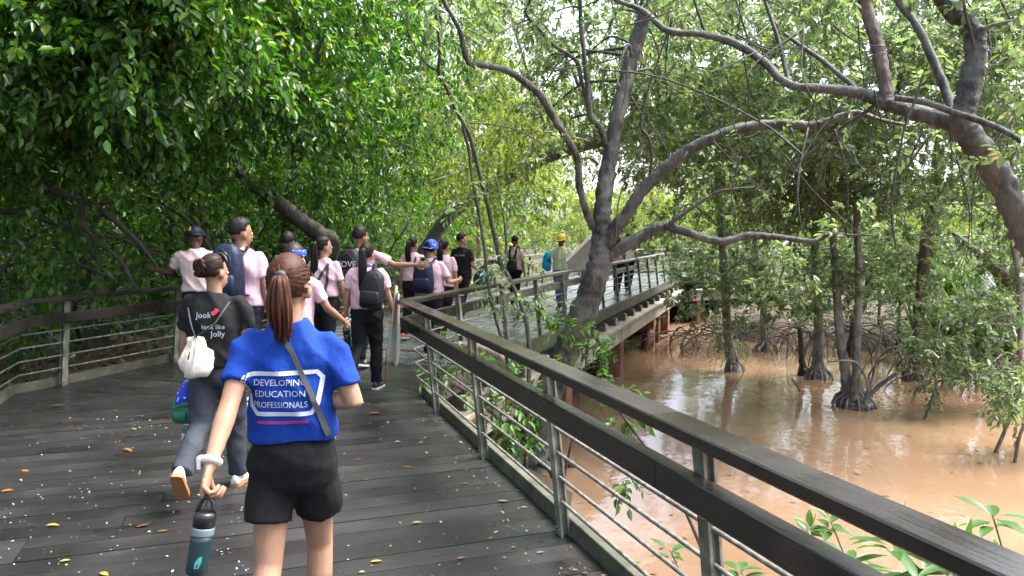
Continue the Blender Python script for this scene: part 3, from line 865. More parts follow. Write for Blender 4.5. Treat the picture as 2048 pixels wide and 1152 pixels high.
for i, (bs, lab, rngx, nn) in enumerate(left_specs):
    bs = Vector((bs[0], bs[1], ground_h(bs[0], bs[1]) - .1))
    t = Tree('forest_tree', lab, bs, group='trees of the dark wood on the left', bark='bark_dark')
    lx = rl.uniform(-.5, .7)
    top = bs + Vector((lx + .8, -.8, 6.5))
    t.limb([bs, bs + Vector((.1, 0, .9)), bs + Vector((lx * .4, -.1, 2.4)), bs + Vector((lx * .8 + .3, -.4, 4.3)), top], [.2, .15, .12, .09, .04], name='trunk', n=10)
    x0, x1 = rngx[0]
    cl = []
    py = -260
    while py < 560:
        px = x0
        while px < x1:
            q = px + rl.uniform(-35, 35); w = py + rl.uniform(-30, 30)
            lim = 355 if q < 260 else (400 if q < 620 else 430)
            if q > 780: lim = 390 - (q - 780) * .25
            if w < lim:
                e = edge_y(q) + .9
                near_y = max(7.4, e - 3.6)
                f = sstep(140, 400, w)
                Y = near_y + (e - near_y) * f + rl.uniform(0, 2.2)
                rr = rl.uniform(.42, .72) * (Y / 9)
                if rl.random() < .8: cl.append((W(q, w, Y), (rr, rr, rr * .6), int(27 + 12 * rl.random())))
            px += 88
        py += 76
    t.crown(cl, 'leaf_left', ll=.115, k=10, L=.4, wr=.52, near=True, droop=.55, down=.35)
    t.boughs(cl, .012, mat='bark_dark', frac=.22)
    # deeper foliage of the same tree
    cl2 = []
    for _ in range(34):
        q = rl.uniform(x0 - 60, x1 + 60); w = rl.uniform(-200, 430) if _ < 26 else rl.uniform(400, 560)
        Y = edge_y(q) + (rl.uniform(2.5, 7) if _ < 26 else rl.uniform(6, 10))
        rr = rl.uniform(.8, 1.4)
        cl2.append((W(q, w, Y), (rr, rr, rr * .7), 34))
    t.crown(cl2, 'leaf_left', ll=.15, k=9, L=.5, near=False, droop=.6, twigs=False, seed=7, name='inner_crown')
# arching wet branches low on the left
t = Tree('fallen_bough', 'tangle of arching wet dark branches low behind the left railing', W(20, 600, 9.6), cat='branch', bark='bark_dark')
for pp, Y0, Y1 in (([(-60, 372, 20), (50, 365, 20), (110, 382, 20), (150, 398, 19), (190, 412, 16), (240, 450, 13), (290, 500, 9), (330, 560, 5)], 9.2, 9.8),
                   ([(-60, 420, 14), (40, 425, 14), (110, 445, 13), (170, 470, 11), (240, 478, 9), (340, 520, 5)], 9.6, 10.2),
                   ([(160, 402, 15), (165, 440, 13), (190, 480, 11), (240, 520, 8), (270, 575, 6)], 9.4, 9.6),
                   ([(-40, 480, 10), (60, 490, 10), (140, 520, 8), (230, 560, 5)], 9.6, 9.9),
                   ([(190, 230, 11), (195, 300, 11), (192, 390, 11), (190, 480, 10), (196, 600, 10)], 10.2, 10.2),
                   ([(200, 410, 11), (260, 390, 9), (310, 368, 7), (390, 362, 5), (480, 360, 4)], 9.8, 11),
                   ([(-30, 540, 9), (70, 520, 8), (160, 500, 7), (300, 470, 5), (420, 410, 3)], 10.4, 11),
                   ([(-50, 275, 13), (30, 272, 12), (110, 300, 9), (190, 330, 6)], 9.4, 10),
                   ([(260, 380, 8), (330, 410, 8), (390, 455, 8), (430, 520, 7), (440, 600, 7)], 11.2, 11.6)):
    t.limb_px(pp, Y0, Y1, name='branch', n=8, wob=.2)
db = Vector((-3.9, 13.6, -.2))
t = Tree('forest_tree', 'thick black trunk slanting up left above the ponytailed girls', db, group='trees of the dark wood on the left', bark='bark_dark')
t.limb([db, W(662, 500, 13.2), W(640, 470, 13), W(600, 440, 12.8), W(560, 408, 12.6), W(520, 378, 12.4), W(490, 355, 12.3), W(430, 300, 12.2)], [.16, .15, .15, .14, .13, .12, .1, .05], name='trunk', n=10)
cl = px_clumps([(470, 320, 12.2, .7, 26), (560, 350, 12.8, .7, 26), (640, 400, 13.2, .6, 22), (700, 430, 13.5, .6, 22)])
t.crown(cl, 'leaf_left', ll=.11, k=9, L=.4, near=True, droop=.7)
for i, (x, y) in enumerate(((-9.5, 7.5), (-10.5, 11.5), (-9, 15.5), (-12.5, 9.5), (-7.8, 19), (-10.5, 2.5), (-9.2, 5), (-13, 5.5))):  # roof of crowns added to darken the left wood; last three unseen
    bb = Vector((x, y, ground_h(x, y) - .1))
    t = Tree('forest_tree', ('tall dark tree deep in the left wood, nearest the camera', 'tall dark tree deep in the left wood behind the arching branches', 'tall dark tree deep in the wood behind the pink group', 'tall dark tree at the very back of the left wood', 'tall dark tree of the wood behind the black trunk', 'tall dark tree beyond the left edge of the picture', 'tall dark tree just beyond the left edge of the picture', 'tall dark tree far beyond the left edge of the picture')[i], bb, group='trees of the dark wood on the left', bark='bark_dark')
    t.limb([bb, bb + Vector((.1, .1, 2)), bb + Vector((-.1, .3, 4.5)), bb + Vector((.2, 0, 7))], [.16, .13, .1, .05], name='trunk', n=9)
    cl = [(bb + Vector((rl.uniform(-2.2, 2.2), rl.uniform(-2.2, 2.2), rl.uniform(4.2, 7.5))), (1.4, 1.4, .7), 70) for _ in range(15)]
    t.crown(cl, 'leaf_left', ll=.2, k=9, L=.6, near=False, twigs=False)
    t.boughs(cl, .03, frac=.4)
# understorey right behind the left railing
for i, (s_, o_, lab) in enumerate(((-2.2, 2.2, 'dark bush behind the railing at the far left edge'), (-.4, 2.0, 'dark bush filling the bend of the left railing'), (1.2, 2.3, 'dark bush behind the left railing beside the boy in the navy cap'), (3.0, 2.6, 'dark bush behind the tall boy'),
                               (5.0, 2.0, 'dark bush behind the railing and the hidden walkers'), (6.8, 2.2, 'dark bush behind the ponytailed girls'), (8.8, 2.0, 'leafy bush behind the boy reaching out'), (10.8, 1.8, 'leafy bush behind the blue patterned cap'))):
    dd = D1 if s_ < 0 else D2
    c2 = LEFT[1] + dd * s_ + perp_left(dd) * o_
    b = Vector((c2.x, c2.y, ground_h(c2.x, c2.y) - .05))
    t = Tree('bush', lab, b, cat='bush', group='bushes behind the left railing', bark='bark_dark')
    for q in range(5):
        e_ = b + Vector((rl.uniform(-1.1, 1.1), rl.uniform(-.9, .9), rl.uniform(1.2, 2.4)))
        t.limb([b, b.lerp(e_, .5) + Vector((rl.uniform(-.4, .4), rl.uniform(-.3, .3), .2)), e_, e_ + Vector((rl.uniform(-.9, .9), rl.uniform(-.4, .4), rl.uniform(-.3, .5)))], [.035, .025, .016, .006], name='stem', n=6, per=5)
    cl = [(b + Vector((rl.uniform(-1.3, 1.3), rl.uniform(-.5, 1.3), rl.uniform(.2, 2.2))), (.55, .55, .4), 26) for _ in range(8 if i < 4 else 15)]
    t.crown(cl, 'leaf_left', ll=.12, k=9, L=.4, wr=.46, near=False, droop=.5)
# the trees overhead and behind the photographer, which shade the deck
for bs, lab, cs in (((-6.2, 1.2), 'broad tree arching over the near deck', [(-5, 2.5, 6), (-3.6, 1, 6.6), (-2.6, 3, 7), (-4.6, 4.6, 6.2), (-6.2, 3.2, 5), (-1.6, 1.6, 7.6), (-6.6, .4, 4.2), (-3.8, 5.6, 6.6)]),
                    ((-5.6, -4.2), 'broad tree behind the photographer', [(-4.5, -4, 5.5), (-2.5, -3, 6.5), (-.5, -2.5, 7), (-5.6, -2.5, 5), (-1.5, -5, 6.2), (.8, -4.5, 6.5), (-3.5, -1.2, 6.4), (1.6, -2.2, 7.2)])):
    bb = Vector((bs[0], bs[1], ground_h(*bs) - .1))
    t = Tree('forest_tree', lab, bb, group='trees of the dark wood on the left', bark='bark_dark')
    t.limb([bb, bb + Vector((.2, 0, 1.5)), bb + Vector((.5, .2, 3.5)), bb + Vector((1.2, .3, 5.5))], [.22, .17, .13, .06], name='trunk')
    cl = [(Vector(c), (1.25, 1.25, .7), 60) for c in cs]
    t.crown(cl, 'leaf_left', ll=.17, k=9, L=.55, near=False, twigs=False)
    t.boughs(cl, .04)

# ------------------------------------------------------------------ mangroves standing in the water
def water_tree(label, path, clumps, bark='bark_brown', roots=6, rh=.5, reach=.5, rr=.042, ll=.11, wob=.24, Yt=None, ivy=None, name='mangrove_tree'):
    """path: [(px, py, width px)] from the foot upwards, foot on the water"""
    f = G(path[0][0], path[0][1], WATER_Z)
    t = Tree(name, label, f, group='trees standing in the creek', bark=bark)
    P, Q = px_path(path, f.y, Yt or f.y)
    t.limb([P[0] + Vector((0, 0, -.4)), P[0], P[0].lerp(P[1], .45)] + P[1:], [Q[0] * 1.6, Q[0] * 1.3, Q[0] * 1.0] + Q[1:], name='trunk', n=14, wob=wob)
    if roots: t.roots(int(roots * 1.2), rh * 1.0, reach * .6, rr * .8, 5)
    cl = px_clumps(clumps)
    if cl:
        t.crown([(c_, r_, int(n_ * 1.15)) for c_, r_, n_ in cl], 'leaf_mang', ll=ll, k=10, L=.28, wr=.56, near=False, droop=.12, down=.0)
        t.boughs(cl, .025)
    if ivy:
        t.crown(px_clumps(ivy), 'leaf_mang', ll=.08, k=7, L=.2, near=False, twigs=False, seed=9, name='climber')
    return t
water_tree('slim grey trunk with leaves growing round its foot, nearest the bridge', [(1466, 742, 22), (1458, 690, 19), (1452, 600, 17), (1446, 520, 15), (1440, 420, 14), (1432, 300, 12), (1428, 120, 9), (1420, -60, 5)],
           [(1400, 560, 17, .8, 60), (1480, 560, 16.6, .7, 50), (1380, 620, 17.5, .7, 40), (1500, 610, 17, .6, 36), (1430, 330, 17.5, 1.2, 60), (1400, 180, 17.5, 1.4, 70), (1480, 90, 17.5, 1.3, 60)] + fill(1240, 1520, -60, 470, 15, 20, 34), ivy=[(1400, 520, 21.5, .9, 50), (1450, 500, 22, .9, 50), (1360, 500, 22, .7, 40), (1500, 520, 22, .9, 40), (1462, 690, 17.2, .4, 40), (1440, 650, 17.2, .35, 26), (1470, 640, 17.2, .3, 20)])
water_tree('pale slender trunk with splayed roots at the far shore', [(1530, 703, 15), (1526, 660, 13), (1527, 610, 12), (1520, 540, 11), (1508, 470, 10), (1495, 390, 9), (1480, 250, 7), (1470, 100, 5)],
           [(1540, 560, 20, .9, 60), (1600, 590, 19.6, .8, 50), (1500, 300, 20, 1.5, 80), (1520, 150, 20, 1.5, 80)] + fill(1380, 1640, 170, 500, 19, 22, 16, (.9, 1.4), 60) + fill(1340, 1720, 480, 590, 21, 24, 16, (.6, 1.0), 50), bark='bark_pale', roots=8, reach=.7)
water_tree('short broken dark stump beside the thicker trunk', [(1606, 750, 13), (1603, 715, 11), (1601, 670, 10), (1600, 655, 9)], [], bark='bark_dark', roots=4, reach=.3)
water_tree('brown trunk with a wide root flare, left of the twin trunks', [(1634, 757, 30), (1636, 720, 22), (1638, 660, 19), (1632, 590, 17), (1630, 520, 16), (1633, 440, 15), (1645, 340, 14), (1628, 256, 13), (1610, 150, 10), (1600, 0, 6)],
           [(1620, 540, 16.6, .7, 50), (1680, 600, 16, .7, 50), (1580, 620, 16.6, .7, 44), (1640, 300, 17, 1.2, 60), (1590, 180, 17, 1.3, 70), (1680, 120, 17, 1.3, 70)] + fill(1540, 1720, 230, 500, 15.5, 18, 14) + fill(1330, 1680, 60, 420, 13, 15.5, 20, (.45, .75), 32), bark='bark_brown', roots=10, rh=.55, reach=.6)
t = water_tree('twin trunks rising from one spreading root plate in the open water', [(1706, 812, 60), (1698, 780, 30), (1690, 740, 19), (1682, 690, 17), (1676, 620, 16), (1672, 550, 15), (1668, 480, 14), (1660, 380, 12), (1668, 250, 10), (1690, 100, 7)],
               [(1740, 560, 14, .7, 50), (1660, 560, 14.2, .6, 40), (1720, 380, 14.5, 1.0, 50), (1760, 260, 14.5, 1.1, 60), (1700, 140, 14.5, 1.2, 60)] + fill(1600, 1800, 220, 480, 13.5, 16, 12) + fill(1600, 1900, 40, 420, 12.8, 15, 18, (.45, .75), 32), bark='bark_brown', roots=16, rh=.55, reach=.75, rr=.05)
t.limb_px([(1708, 800, 26), (1712, 760, 20), (1713, 700, 18), (1716, 640, 17), (1718, 560, 16), (1716, 480, 15), (1712, 380, 12), (1722, 250, 9), (1740, 120, 6)], 13.9, 13.9, n=9)
t.limb_px([(1730, 800, 12), (1760, 770, 10), (1795, 745, 8)], 13.8, 13.5, n=7)
t.limb_px([(1734, 790, 8), (1735, 765, 7), (1715, 728, 6), (1690, 721, 5), (1655, 724, 3)], 13.6, 13.4, n=6)
t.limb_px([(1740, 780, 7), (1748, 740, 6), (1758, 690, 5), (1765, 640, 4)], 13.6, 13.4, n=6)
t = water_tree('leaning grey trunk behind the twin trunks', [(1700, 712, 16), (1712, 640, 16), (1735, 580, 16), (1752, 520, 15), (1775, 465, 14), (1800, 380, 11), (1830, 260, 8)],
               [(1800, 400, 20.5, 1.2, 60)] + fill(1640, 1860, 430, 560, 20, 23, 8, (.8, 1.2), 50), bark='bark_grey')
water_tree('tall red brown trunk standing near the right bank', [(1826, 760, 26), (1832, 700, 22), (1840, 610, 21), (1848, 520, 22), (1860, 438, 22), (1873, 347, 22), (1882, 260, 20), (1890, 150, 16), (1900, 0, 10)],
           [(1820, 610, 16.4, .7, 46), (1900, 560, 16.4, .9, 50), (1880, 420, 16.8, .9, 30), (1930, 150, 17, 1.4, 70), (1840, 60, 17, 1.4, 70)] + fill(1760, 2060, 320, 620, 16.5, 20, 13), bark='bark_red', roots=7)
water_tree('thin pale trunk close to the right edge', [(2040, 815, 16), (2040, 740, 13), (2042, 640, 12), (2036, 540, 11), (2024, 470, 10), (2020, 380, 8), (2030, 250, 6)],
           [(1990, 720, 13.6, .6, 50), (2040, 600, 13.8, .6, 44), (1960, 640, 13.8, .6, 44), (2030, 380, 14, .9, 40), (2000, 250, 14, 1.1, 40), (1900, 690, 13.6, .55, 44)] + fill(1900, 2140, 280, 660, 13.5, 17, 13) + fill(1840, 2110, 20, 430, 12.6, 15, 18, (.45, .75), 32), bark='bark_pale', roots=5)
# the red trunk lying aslant on the right
fb = W(2075, 640, 16)
t = Tree('leaning_log', 'red brown trunk lying aslant among the bushes at the right edge', fb, cat='log', bark='bark_red')
t.limb_px([(2090, 640, 34), (2045, 590, 34), (2025, 568, 32), (1976, 524, 26), (1935, 490, 18), (1905, 465, 8)], 16, 17, name='trunk', n=10)
# twig standing in the water
for x, y, pp, lab in ((1600, 782, [(1600, 782, 5), (1592, 768, 5), (1584, 758, 4)], 'short dead stick poking out of the water before the stump'),
                      (1852, 838, [(1852, 838, 10), (1862, 805, 8), (1872, 770, 6), (1868, 720, 5), (1880, 640, 4)], 'thin stem standing in the water with a tuft of leaves'),
                      (1992, 905, [(1992, 905, 9), (2006, 870, 8), (2020, 840, 6), (2040, 810, 5)], 'bent stick standing in the water near the right edge'),
                      (2030, 925, [(2030, 925, 8), (2040, 870, 7), (2060, 830, 6)], 'dead stick standing in the water at the right edge')):
    f = G(x, y, WATER_Z)
    t = Tree('stick', lab, f, cat='stick', group='sticks standing in the water', bark='bark_brown')
    P, Q = px_path(pp, f.y); t.limb([P[0] + Vector((0, 0, -.2))] + P, [Q[0]] + Q, name='stem', n=6)
    if y == 838: t.crown(px_clumps([(1872, 760, f.y, .3, 22), (1890, 700, f.y, .35, 26), (1850, 690, f.y, .25, 16)]), 'leaf_mang', ll=.1, k=8, L=.3, near=True)
    if y > 900: t.crown(px_clumps([(2045, 800, f.y, .35, 24), (2010, 770, f.y, .3, 18)]), 'leaf_mang', ll=.11, k=8, L=.3, near=True)

# ------------------------------------------------------------------ prop roots along the far shore
rt = random.Random(23)
def root_tangle(c, n, w, h, label):
    e = empty('mangrove_roots', c, 0, label, 'roots', 'prop roots along the far shore')
    for _ in range(n):
        a = rt.uniform(0, 2 * math.pi); d = Vector((math.cos(a), math.sin(a) * .7, 0))
        s = Vector((rt.uniform(-w, w), rt.uniform(-w, w) * .5, rt.uniform(.5, 1) * h))
        q = rt.uniform(.9, 2.4)
        P = crom([s, s + d * q * .35 + Vector((0, 0, .08)), s + d * q * .8 + Vector((0, 0, -s.z * .45)), s + d * q + Vector((0, 0, -s.z - .5))], 4)
        mb = MB(); r0 = rt.uniform(.008, .02)
        mb.tube(P, r0, 5); mb.build('root', M['root'], e, smooth=True)
for x, Y, n, w, h, lab in ((1370, 21.5, 40, 1.0, .9, 'dark tangle of prop roots beside the bridge piles'), (1440, 20.5, 36, 1.0, 1.1, 'tangle of prop roots behind the slim leafy trunk'),
                           (1560, 21, 44, 1.1, 1.2, 'tangle of prop roots behind the broken stump'), (1660, 20.5, 44, 1.1, 1.5, 'high tangle of prop roots behind the twin trunks'),
                           (1770, 19.5, 46, 1.2, 1.7, 'tallest tangle of prop roots right of the twin trunks'), (1890, 17.5, 46, 1.2, 1.3, 'tangle of prop roots behind the tall red trunk'),
                           (2000, 15.4, 40, 1.2, .8, 'low tangle of prop roots at the right edge')):
    p = W(x, 600, Y); p.z = max(ground_h(p.x, p.y), WATER_Z - .1)
    root_tangle(p, int(n * .5), w, h * .7, lab)

# ------------------------------------------------------------------ strap-leaved plants on the right bank
def strap_mesh(seed, n=34, L=1.5):
    rs = random.Random(seed)
    V, F = [], []
    for _ in range(n):
        a = rs.uniform(0, 2 * math.pi); el = rs.uniform(.35, 1.35)
        l = L * rs.uniform(.6, 1.15); w = .035 * rs.uniform(.8, 1.4)
        d = Vector((math.cos(a) * math.cos(el), math.sin(a) * math.cos(el), math.sin(el)))
        s = Vector((-math.sin(a), math.cos(a), 0)) * w
        b0 = len(V)
        for i in range(5):
            t = i / 4
            p = d * l * t + Vector((0, 0, -l * .55 * t * t * t * math.cos(el)))
            ww = (.5, 1, .95, .6, .05)[i]
            V += [p - s * ww, p + s * ww]
        for i in range(4): F.append((b0 + 2 * i, b0 + 2 * i + 1, b0 + 2 * i + 3, b0 + 2 * i + 2))
    me = bpy.data.meshes.new('leaves'); me.from_pydata([tuple(v) for v in V], [], F); me.materials.append(M['leaf_strap']); return me
straps = [strap_mesh(k) for k in range(3)]
rp = random.Random(5)
k = 0
for x, y, Y in ((1840, 560, 18.5), (1890, 600, 18), (1930, 530, 18.5), (1960, 590, 17.5), (1990, 540, 17.5), (2020, 600, 16.5), (2050, 560, 16.5), (1900, 500, 20), (1950, 470, 20), (2010, 480, 19), (1800, 560, 20.5), (1760, 540, 22), (2080, 640, 15.5), (1860, 520, 21)):
    p = W(x, y + 40, Y)
    gz = ground_h(p.x, p.y)
    e = empty('strap_leaf_plant', (p.x, p.y, gz), rp.uniform(0, 6), 'tall spiky plant with long strap leaves on the right bank', 'plant', 'strap leaved plants on the right bank')
    s = rp.uniform(.9, 1.3)
    stem = MB(); hgt = max(.2, min(1.1, p.z - gz))
    stem.tube([(0, 0, -.1), (0, 0, hgt)], [.05, .035], 7); stem.build('stem', M['bark_brown'], e, smooth=True)
    o = link('leaves', straps[k % 3], e, (0, 0, hgt)); o.scale = (s, s, s); k += 1

# ------------------------------------------------------------------ the far woods: single slender trees
rf = random.Random(31)
def far_proto(seed, h):
    rs = random.Random(seed)
    mb = MB()
    lean_x = rs.uniform(-.9, .9)
    P = crom([(0, 0, -.3), (lean_x * .15, 0, h * .25), (lean_x * .5, rs.uniform(-.2, .2), h * .6), (lean_x, 0, h)], 5)
    mb.tube(P, [.13 - .1 * i / len(P) for i in range(len(P))], 8, wob=.15)
    V, F = None, None
    A, D = [], []
    r2 = NR(seed)
    for _ in range(24):
        z = rs.uniform(.08, 1.03) * h
        c = (lean_x * z / h + rs.uniform(-1.5, 1.5), rs.uniform(-1.5, 1.5), z)
        rr = rs.uniform(.7, 1.25)
        p, d = clump_points(c, (rr, rr, rr * .7), 38, r2); A.append(p); D.append(d)
        mb.tube(crom([P[min(len(P) - 1, int(len(P) * z / h * .85))], (c[0] * .5, c[1] * .5, z * .97), c], 3), [.03, .025, .02, .018, .015, .012, .008], 5)
    V, F = spray_leaves(np.concatenate(A), np.concatenate(D), .5, 9, .17, .45, .45, False, r2)
    return mb, np_mesh('crown', V, F, M['leaf_far'])
protos = []
for sd_, h in ((1, 9.5), (2, 12.5), (3, 10.5), (4, 14), (5, 8.5)):
    mb, cr = far_proto(sd_, h)
    protos.append((mb, cr, [mb.mesh('trunk', M[bk], True) for bk in ('bark_pale', 'bark_brown')]))
spots = []
for x in range(-14, 34, 3):
    for y in (25, 29, 33.5, 39):
        px, py = x + rf.uniform(-1.3, 1.3), y + rf.uniform(-1.6, 1.6)
        if side_of(Vector((px, py)), LEFT) < .8 and -side_of(Vector((px, py)), RIGHT) < .9: continue
        if -side_of(Vector((px, py)), RIGHT) > .9 and -side_of(Vector((px, py)), BANK) < .3: continue
        if px > 5 and py < 31.5: continue
        u = 1024 + FPX * px / py
        if -250 < u < 2300: spots.append((px, py))
for i, (x, y) in enumerate(spots):
    mb, cr, tr = protos[i % 5]
    e = empty('slender_tree', (x, y, ground_h(x, y)), rf.uniform(0, 6.28), 'slender %s tree of the %s' % (('pale trunked', 'brown trunked')[i % 2], 'left woods behind the walkers' if x < -2.5 else 'woods straight beyond the bridge' if x < 5 else 'low woods beyond the right bank'), 'tree', 'slender trees of the woods beyond the bridge')
    s = rf.uniform(.8, 1.15) * (.85 if x < 3 else .36); e.scale = (s, s, s)
    link('trunk', tr[i % 2], e); link('crown', cr, e)
# wood that reads as one mass behind them
rs = NR(77)
n = 15000
X = rs.uniform(-62, 62, n); Yy = rs.uniform(41, 56, n); Z = rs.uniform(-.5, 1, n) ** 1 * 9 + 3
Z = rs.uniform(0, 1, n) ** 1.25 * 14 - .4
Z = np.where(X > 4, Z * .3, Z * .8)
V, F = spray_leaves(np.stack([X, Yy, Z], 1), rs.normal(size=(n, 3)) + np.array([[0, 0, -.2]]), .9, 9, .42, .5, .4, False, rs)
tag(link('far_woods', np_mesh('far_woods', V, F, M['leaf_far'])), 'bright green mass of the far woods', 'foliage', kind='stuff')
# low growth on the banks
n = 16000
A = []
while len(A) < n:
    x, y = rf.uniform(-22, 28), rf.uniform(4, 44)
    pv = Vector((x, y))
    l, r = side_of(pv, LEFT), -side_of(pv, BANK)
    if (l > .5 and (y > 16 or l > 1.0)) or (r > .6 and side_of(pv, RIGHT) < -.8) or (side_of(pv, RIGHT) > 4.8 and y > 24):
        A.append((x, y, ground_h(x, y) + rf.random() ** 1.6 * (1.6 if r > 0 else min(2.6, .35 + .5 * max(0, l - .6)))))
rs = NR(78)
V, F = spray_leaves(np.array(A), rs.normal(size=(n, 3)) + np.array([[0, 0, .9]]), .4, 7, .13, .45, .3, False, rs)
tag(link('undergrowth', np_mesh('undergrowth', V, F, M['leaf_mang'])), 'low leafy undergrowth covering the banks', 'undergrowth', kind='stuff')
n = 9000
A = []
while len(A) < n:
    x, y = rf.uniform(-13, -1), rf.uniform(4, 22)
    if side_of(Vector((x, y)), LEFT) > .15: A.append((x, y, ground_h(x, y) + .01))
rs = NR(79)
M['litter'] = leaf_mat('dead_leaf', [(0, (.035, .018, .01)), (.5, (.085, .042, .018)), (.85, (.15, .075, .028)), (1, (.25, .17, .045))], trans=.15, rough=.5, tint=(1.2, 1.1, .8))
V, F = spray_leaves(np.array(A), rs.normal(size=(n, 3)) * np.array([[1, 1, .15]]), .1, 1, .12, .45, .0, False, rs)
tag(link('leaf_litter', np_mesh('leaf_litter', V, F, M['litter'])), 'brown dead leaves covering the bank behind the left railing', 'leaves', kind='stuff')
# ------------------------------------------------------------------ people
TMP = bpy.data.scenes.new('tmp_scene')
def remesh(mb, name, mat, voxel=.012, smooth=4, disp=None):
    me = mb.mesh('tmp')
    fix_normals(me)
    o = bpy.data.objects.new('tmp', me); TMP.collection.objects.link(o)
    r = o.modifiers.new('r', 'REMESH'); r.mode = 'VOXEL'; r.voxel_size = voxel
    if smooth:
        s = o.modifiers.new('s', 'SMOOTH'); s.factor = .5; s.iterations = smooth
    vl = TMP.view_layers[0]; vl.update()
    out = bpy.data.meshes.new_from_object(o.evaluated_get(vl.depsgraph))
    bpy.data.objects.remove(o); bpy.data.meshes.remove(me)
    out.name = name
    if disp:
        n = len(out.vertices)
        co = np.empty(n * 3, np.float32); out.vertices.foreach_get('co', co); co = co.reshape(-1, 3)
        no = np.empty(n * 3, np.float32); out.vertices.foreach_get('normal', no); no = no.reshape(-1, 3)
        amp, fx, fz, sd_ = disp
        d = np.array([.45 - 2.2 * abs(noise.noise(Vector((c[0] * fx + c[2] * fz * .3 + sd_, c[1] * fx * .6, c[2] * fz * .55 + c[0] * fx * .5)))) + .8 * noise.noise(Vector((c[0] * 5 + sd_, c[1] * 5, c[2] * 5))) for c in co])
        co += no * (d * amp)[:, None]
        out.vertices.foreach_set('co', co.ravel())
    out.materials.clear(); out.materials.append(mat)
    out.polygons.foreach_set('use_smooth', [True] * len(out.polygons))
    out.update()
    return out
def skin(name, c):
    m = noisy(name, [(.3, tuple(v * .7 for v in c)), (.7, tuple(v * 1.08 for v in c))], scale=7, rough=.5, bump=.08, bscale=150, bdist=.002, spec=.35)
    p = m.node_tree.nodes["Principled BSDF"]
    p.inputs["Subsurface Weight"].default_value = .12
    p.inputs["Subsurface Radius"].default_value = (.02, .008, .004)
    return m
M['skin_light'] = skin('light_skin', (.33, .185, .12))
M['skin_tan'] = skin('tan_skin', (.26, .14, .088))
M['skin_dark'] = skin('dark_skin', (.1, .052, .034))
def hair_mat(name, c, l):
    m, nt, p = mat_new(name)
    v = coords(nt, "Object", (55, 55, 5))
    n = N(nt, "ShaderNodeTexNoise", Scale=2.0, Detail=4.0); nt.links.new(v, n.inputs["Vector"])
    r = ramp(nt, [(.35, c), (.7, l)]); nt.links.new(n.outputs["Fac"], r.inputs["Fac"]); nt.links.new(r.outputs["Color"], p.inputs["Base Color"])
    p.inputs["Roughness"].default_value = .55
    p.inputs["Specular IOR Level"].default_value = .16
    b = N(nt, "ShaderNodeBump", Strength=.3, Distance=.004); nt.links.new(n.outputs["Fac"], b.inputs["Height"]); nt.links.new(b.outputs["Normal"], p.inputs["Normal"])
    return m
M['hair_black'] = hair_mat('black_hair', (.005, .004, .004), (.022, .018, .017))
M['hair_red'] = hair_mat('red_brown_hair', (.018, .007, .0045), (.085, .027, .015))
M['hair_brown'] = hair_mat('dark_brown_hair', (.008, .004, .003), (.03, .012, .008))
M['blue_tee'] = cloth('royal_blue_cotton', (.004, .034, .23), var=.2)
M['pink_tee'] = cloth('pink_cotton', (.56, .37, .42), var=.15)
M['pink_pale'] = cloth('pale_pink_cotton', (.56, .42, .42), var=.15)
M['black_tee'] = cloth('black_cotton', (.009, .009, .010), var=.3)
M['black_cloth'] = cloth('black_trouser_cloth', (.006, .006, .007), var=.3)
M['navy_cloth'] = cloth('navy_cloth', (.006, .008, .018), var=.3)
M['grey_jean'] = cloth('dark_grey_denim', (.035, .04, .052), var=.3, scale=5)
M['blue_jean'] = cloth('pale_blue_denim', (.16, .24, .42), var=.4, scale=7)
M['white_cloth'] = cloth('white_cloth', (.7, .68, .64), var=.1)
M['canvas'] = cloth('cream_canvas', (.6, .54, .46), var=.15)
M['navy_pack'] = cloth('navy_nylon', (.01, .014, .035), var=.35, rough=.5)
M['black_pack'] = cloth('charcoal_nylon', (.014, .013, .016), var=.35, rough=.5)
M['teal_pack'] = cloth('teal_nylon', (.02, .1, .13), var=.5, rough=.5)
M['green_pack'] = cloth('green_nylon', (.02, .13, .075), var=.3, rough=.45)
M['bandana'] = noisy('blue_patterned_cloth', [(.42, (.01, .045, .45)), (.62, (.015, .06, .55)), (.66, (.55, .6, .7)), (.8, (.6, .65, .75))], scale=34, detail=1.5, rough=.8, bump=.2)
M['white_shoe'] = plain('white_shoe', (.55, .53, .5), .6)
M['black_shoe'] = plain('black_shoe', (.012, .012, .013), .5)
M['orange_shoe'] = plain('orange_red_shoe', (.6, .1, .05), .6)
M['sole_tan'] = plain('gum_sole', (.3, .13, .05), .6)
M['print_white'] = plain('white_print', (.38, .41, .48), .7)
M['print_red'] = plain('red_print', (.55, .03, .06), .7)
M['print_pink'] = plain('dark_pink_print', (.6, .06, .16), .7)
M['print_wine'] = plain('wine_print', (.22, .02, .14), .7)
M['strap'] = plain('dark_webbing', (.03, .029, .028), .7)
M['eye'] = plain('eye_white', (.6, .58, .55), .3)
M['eye_dark'] = plain('iris', (.01, .007, .005), .2)
M['lip'] = plain('lip', (.25, .1, .09), .5)

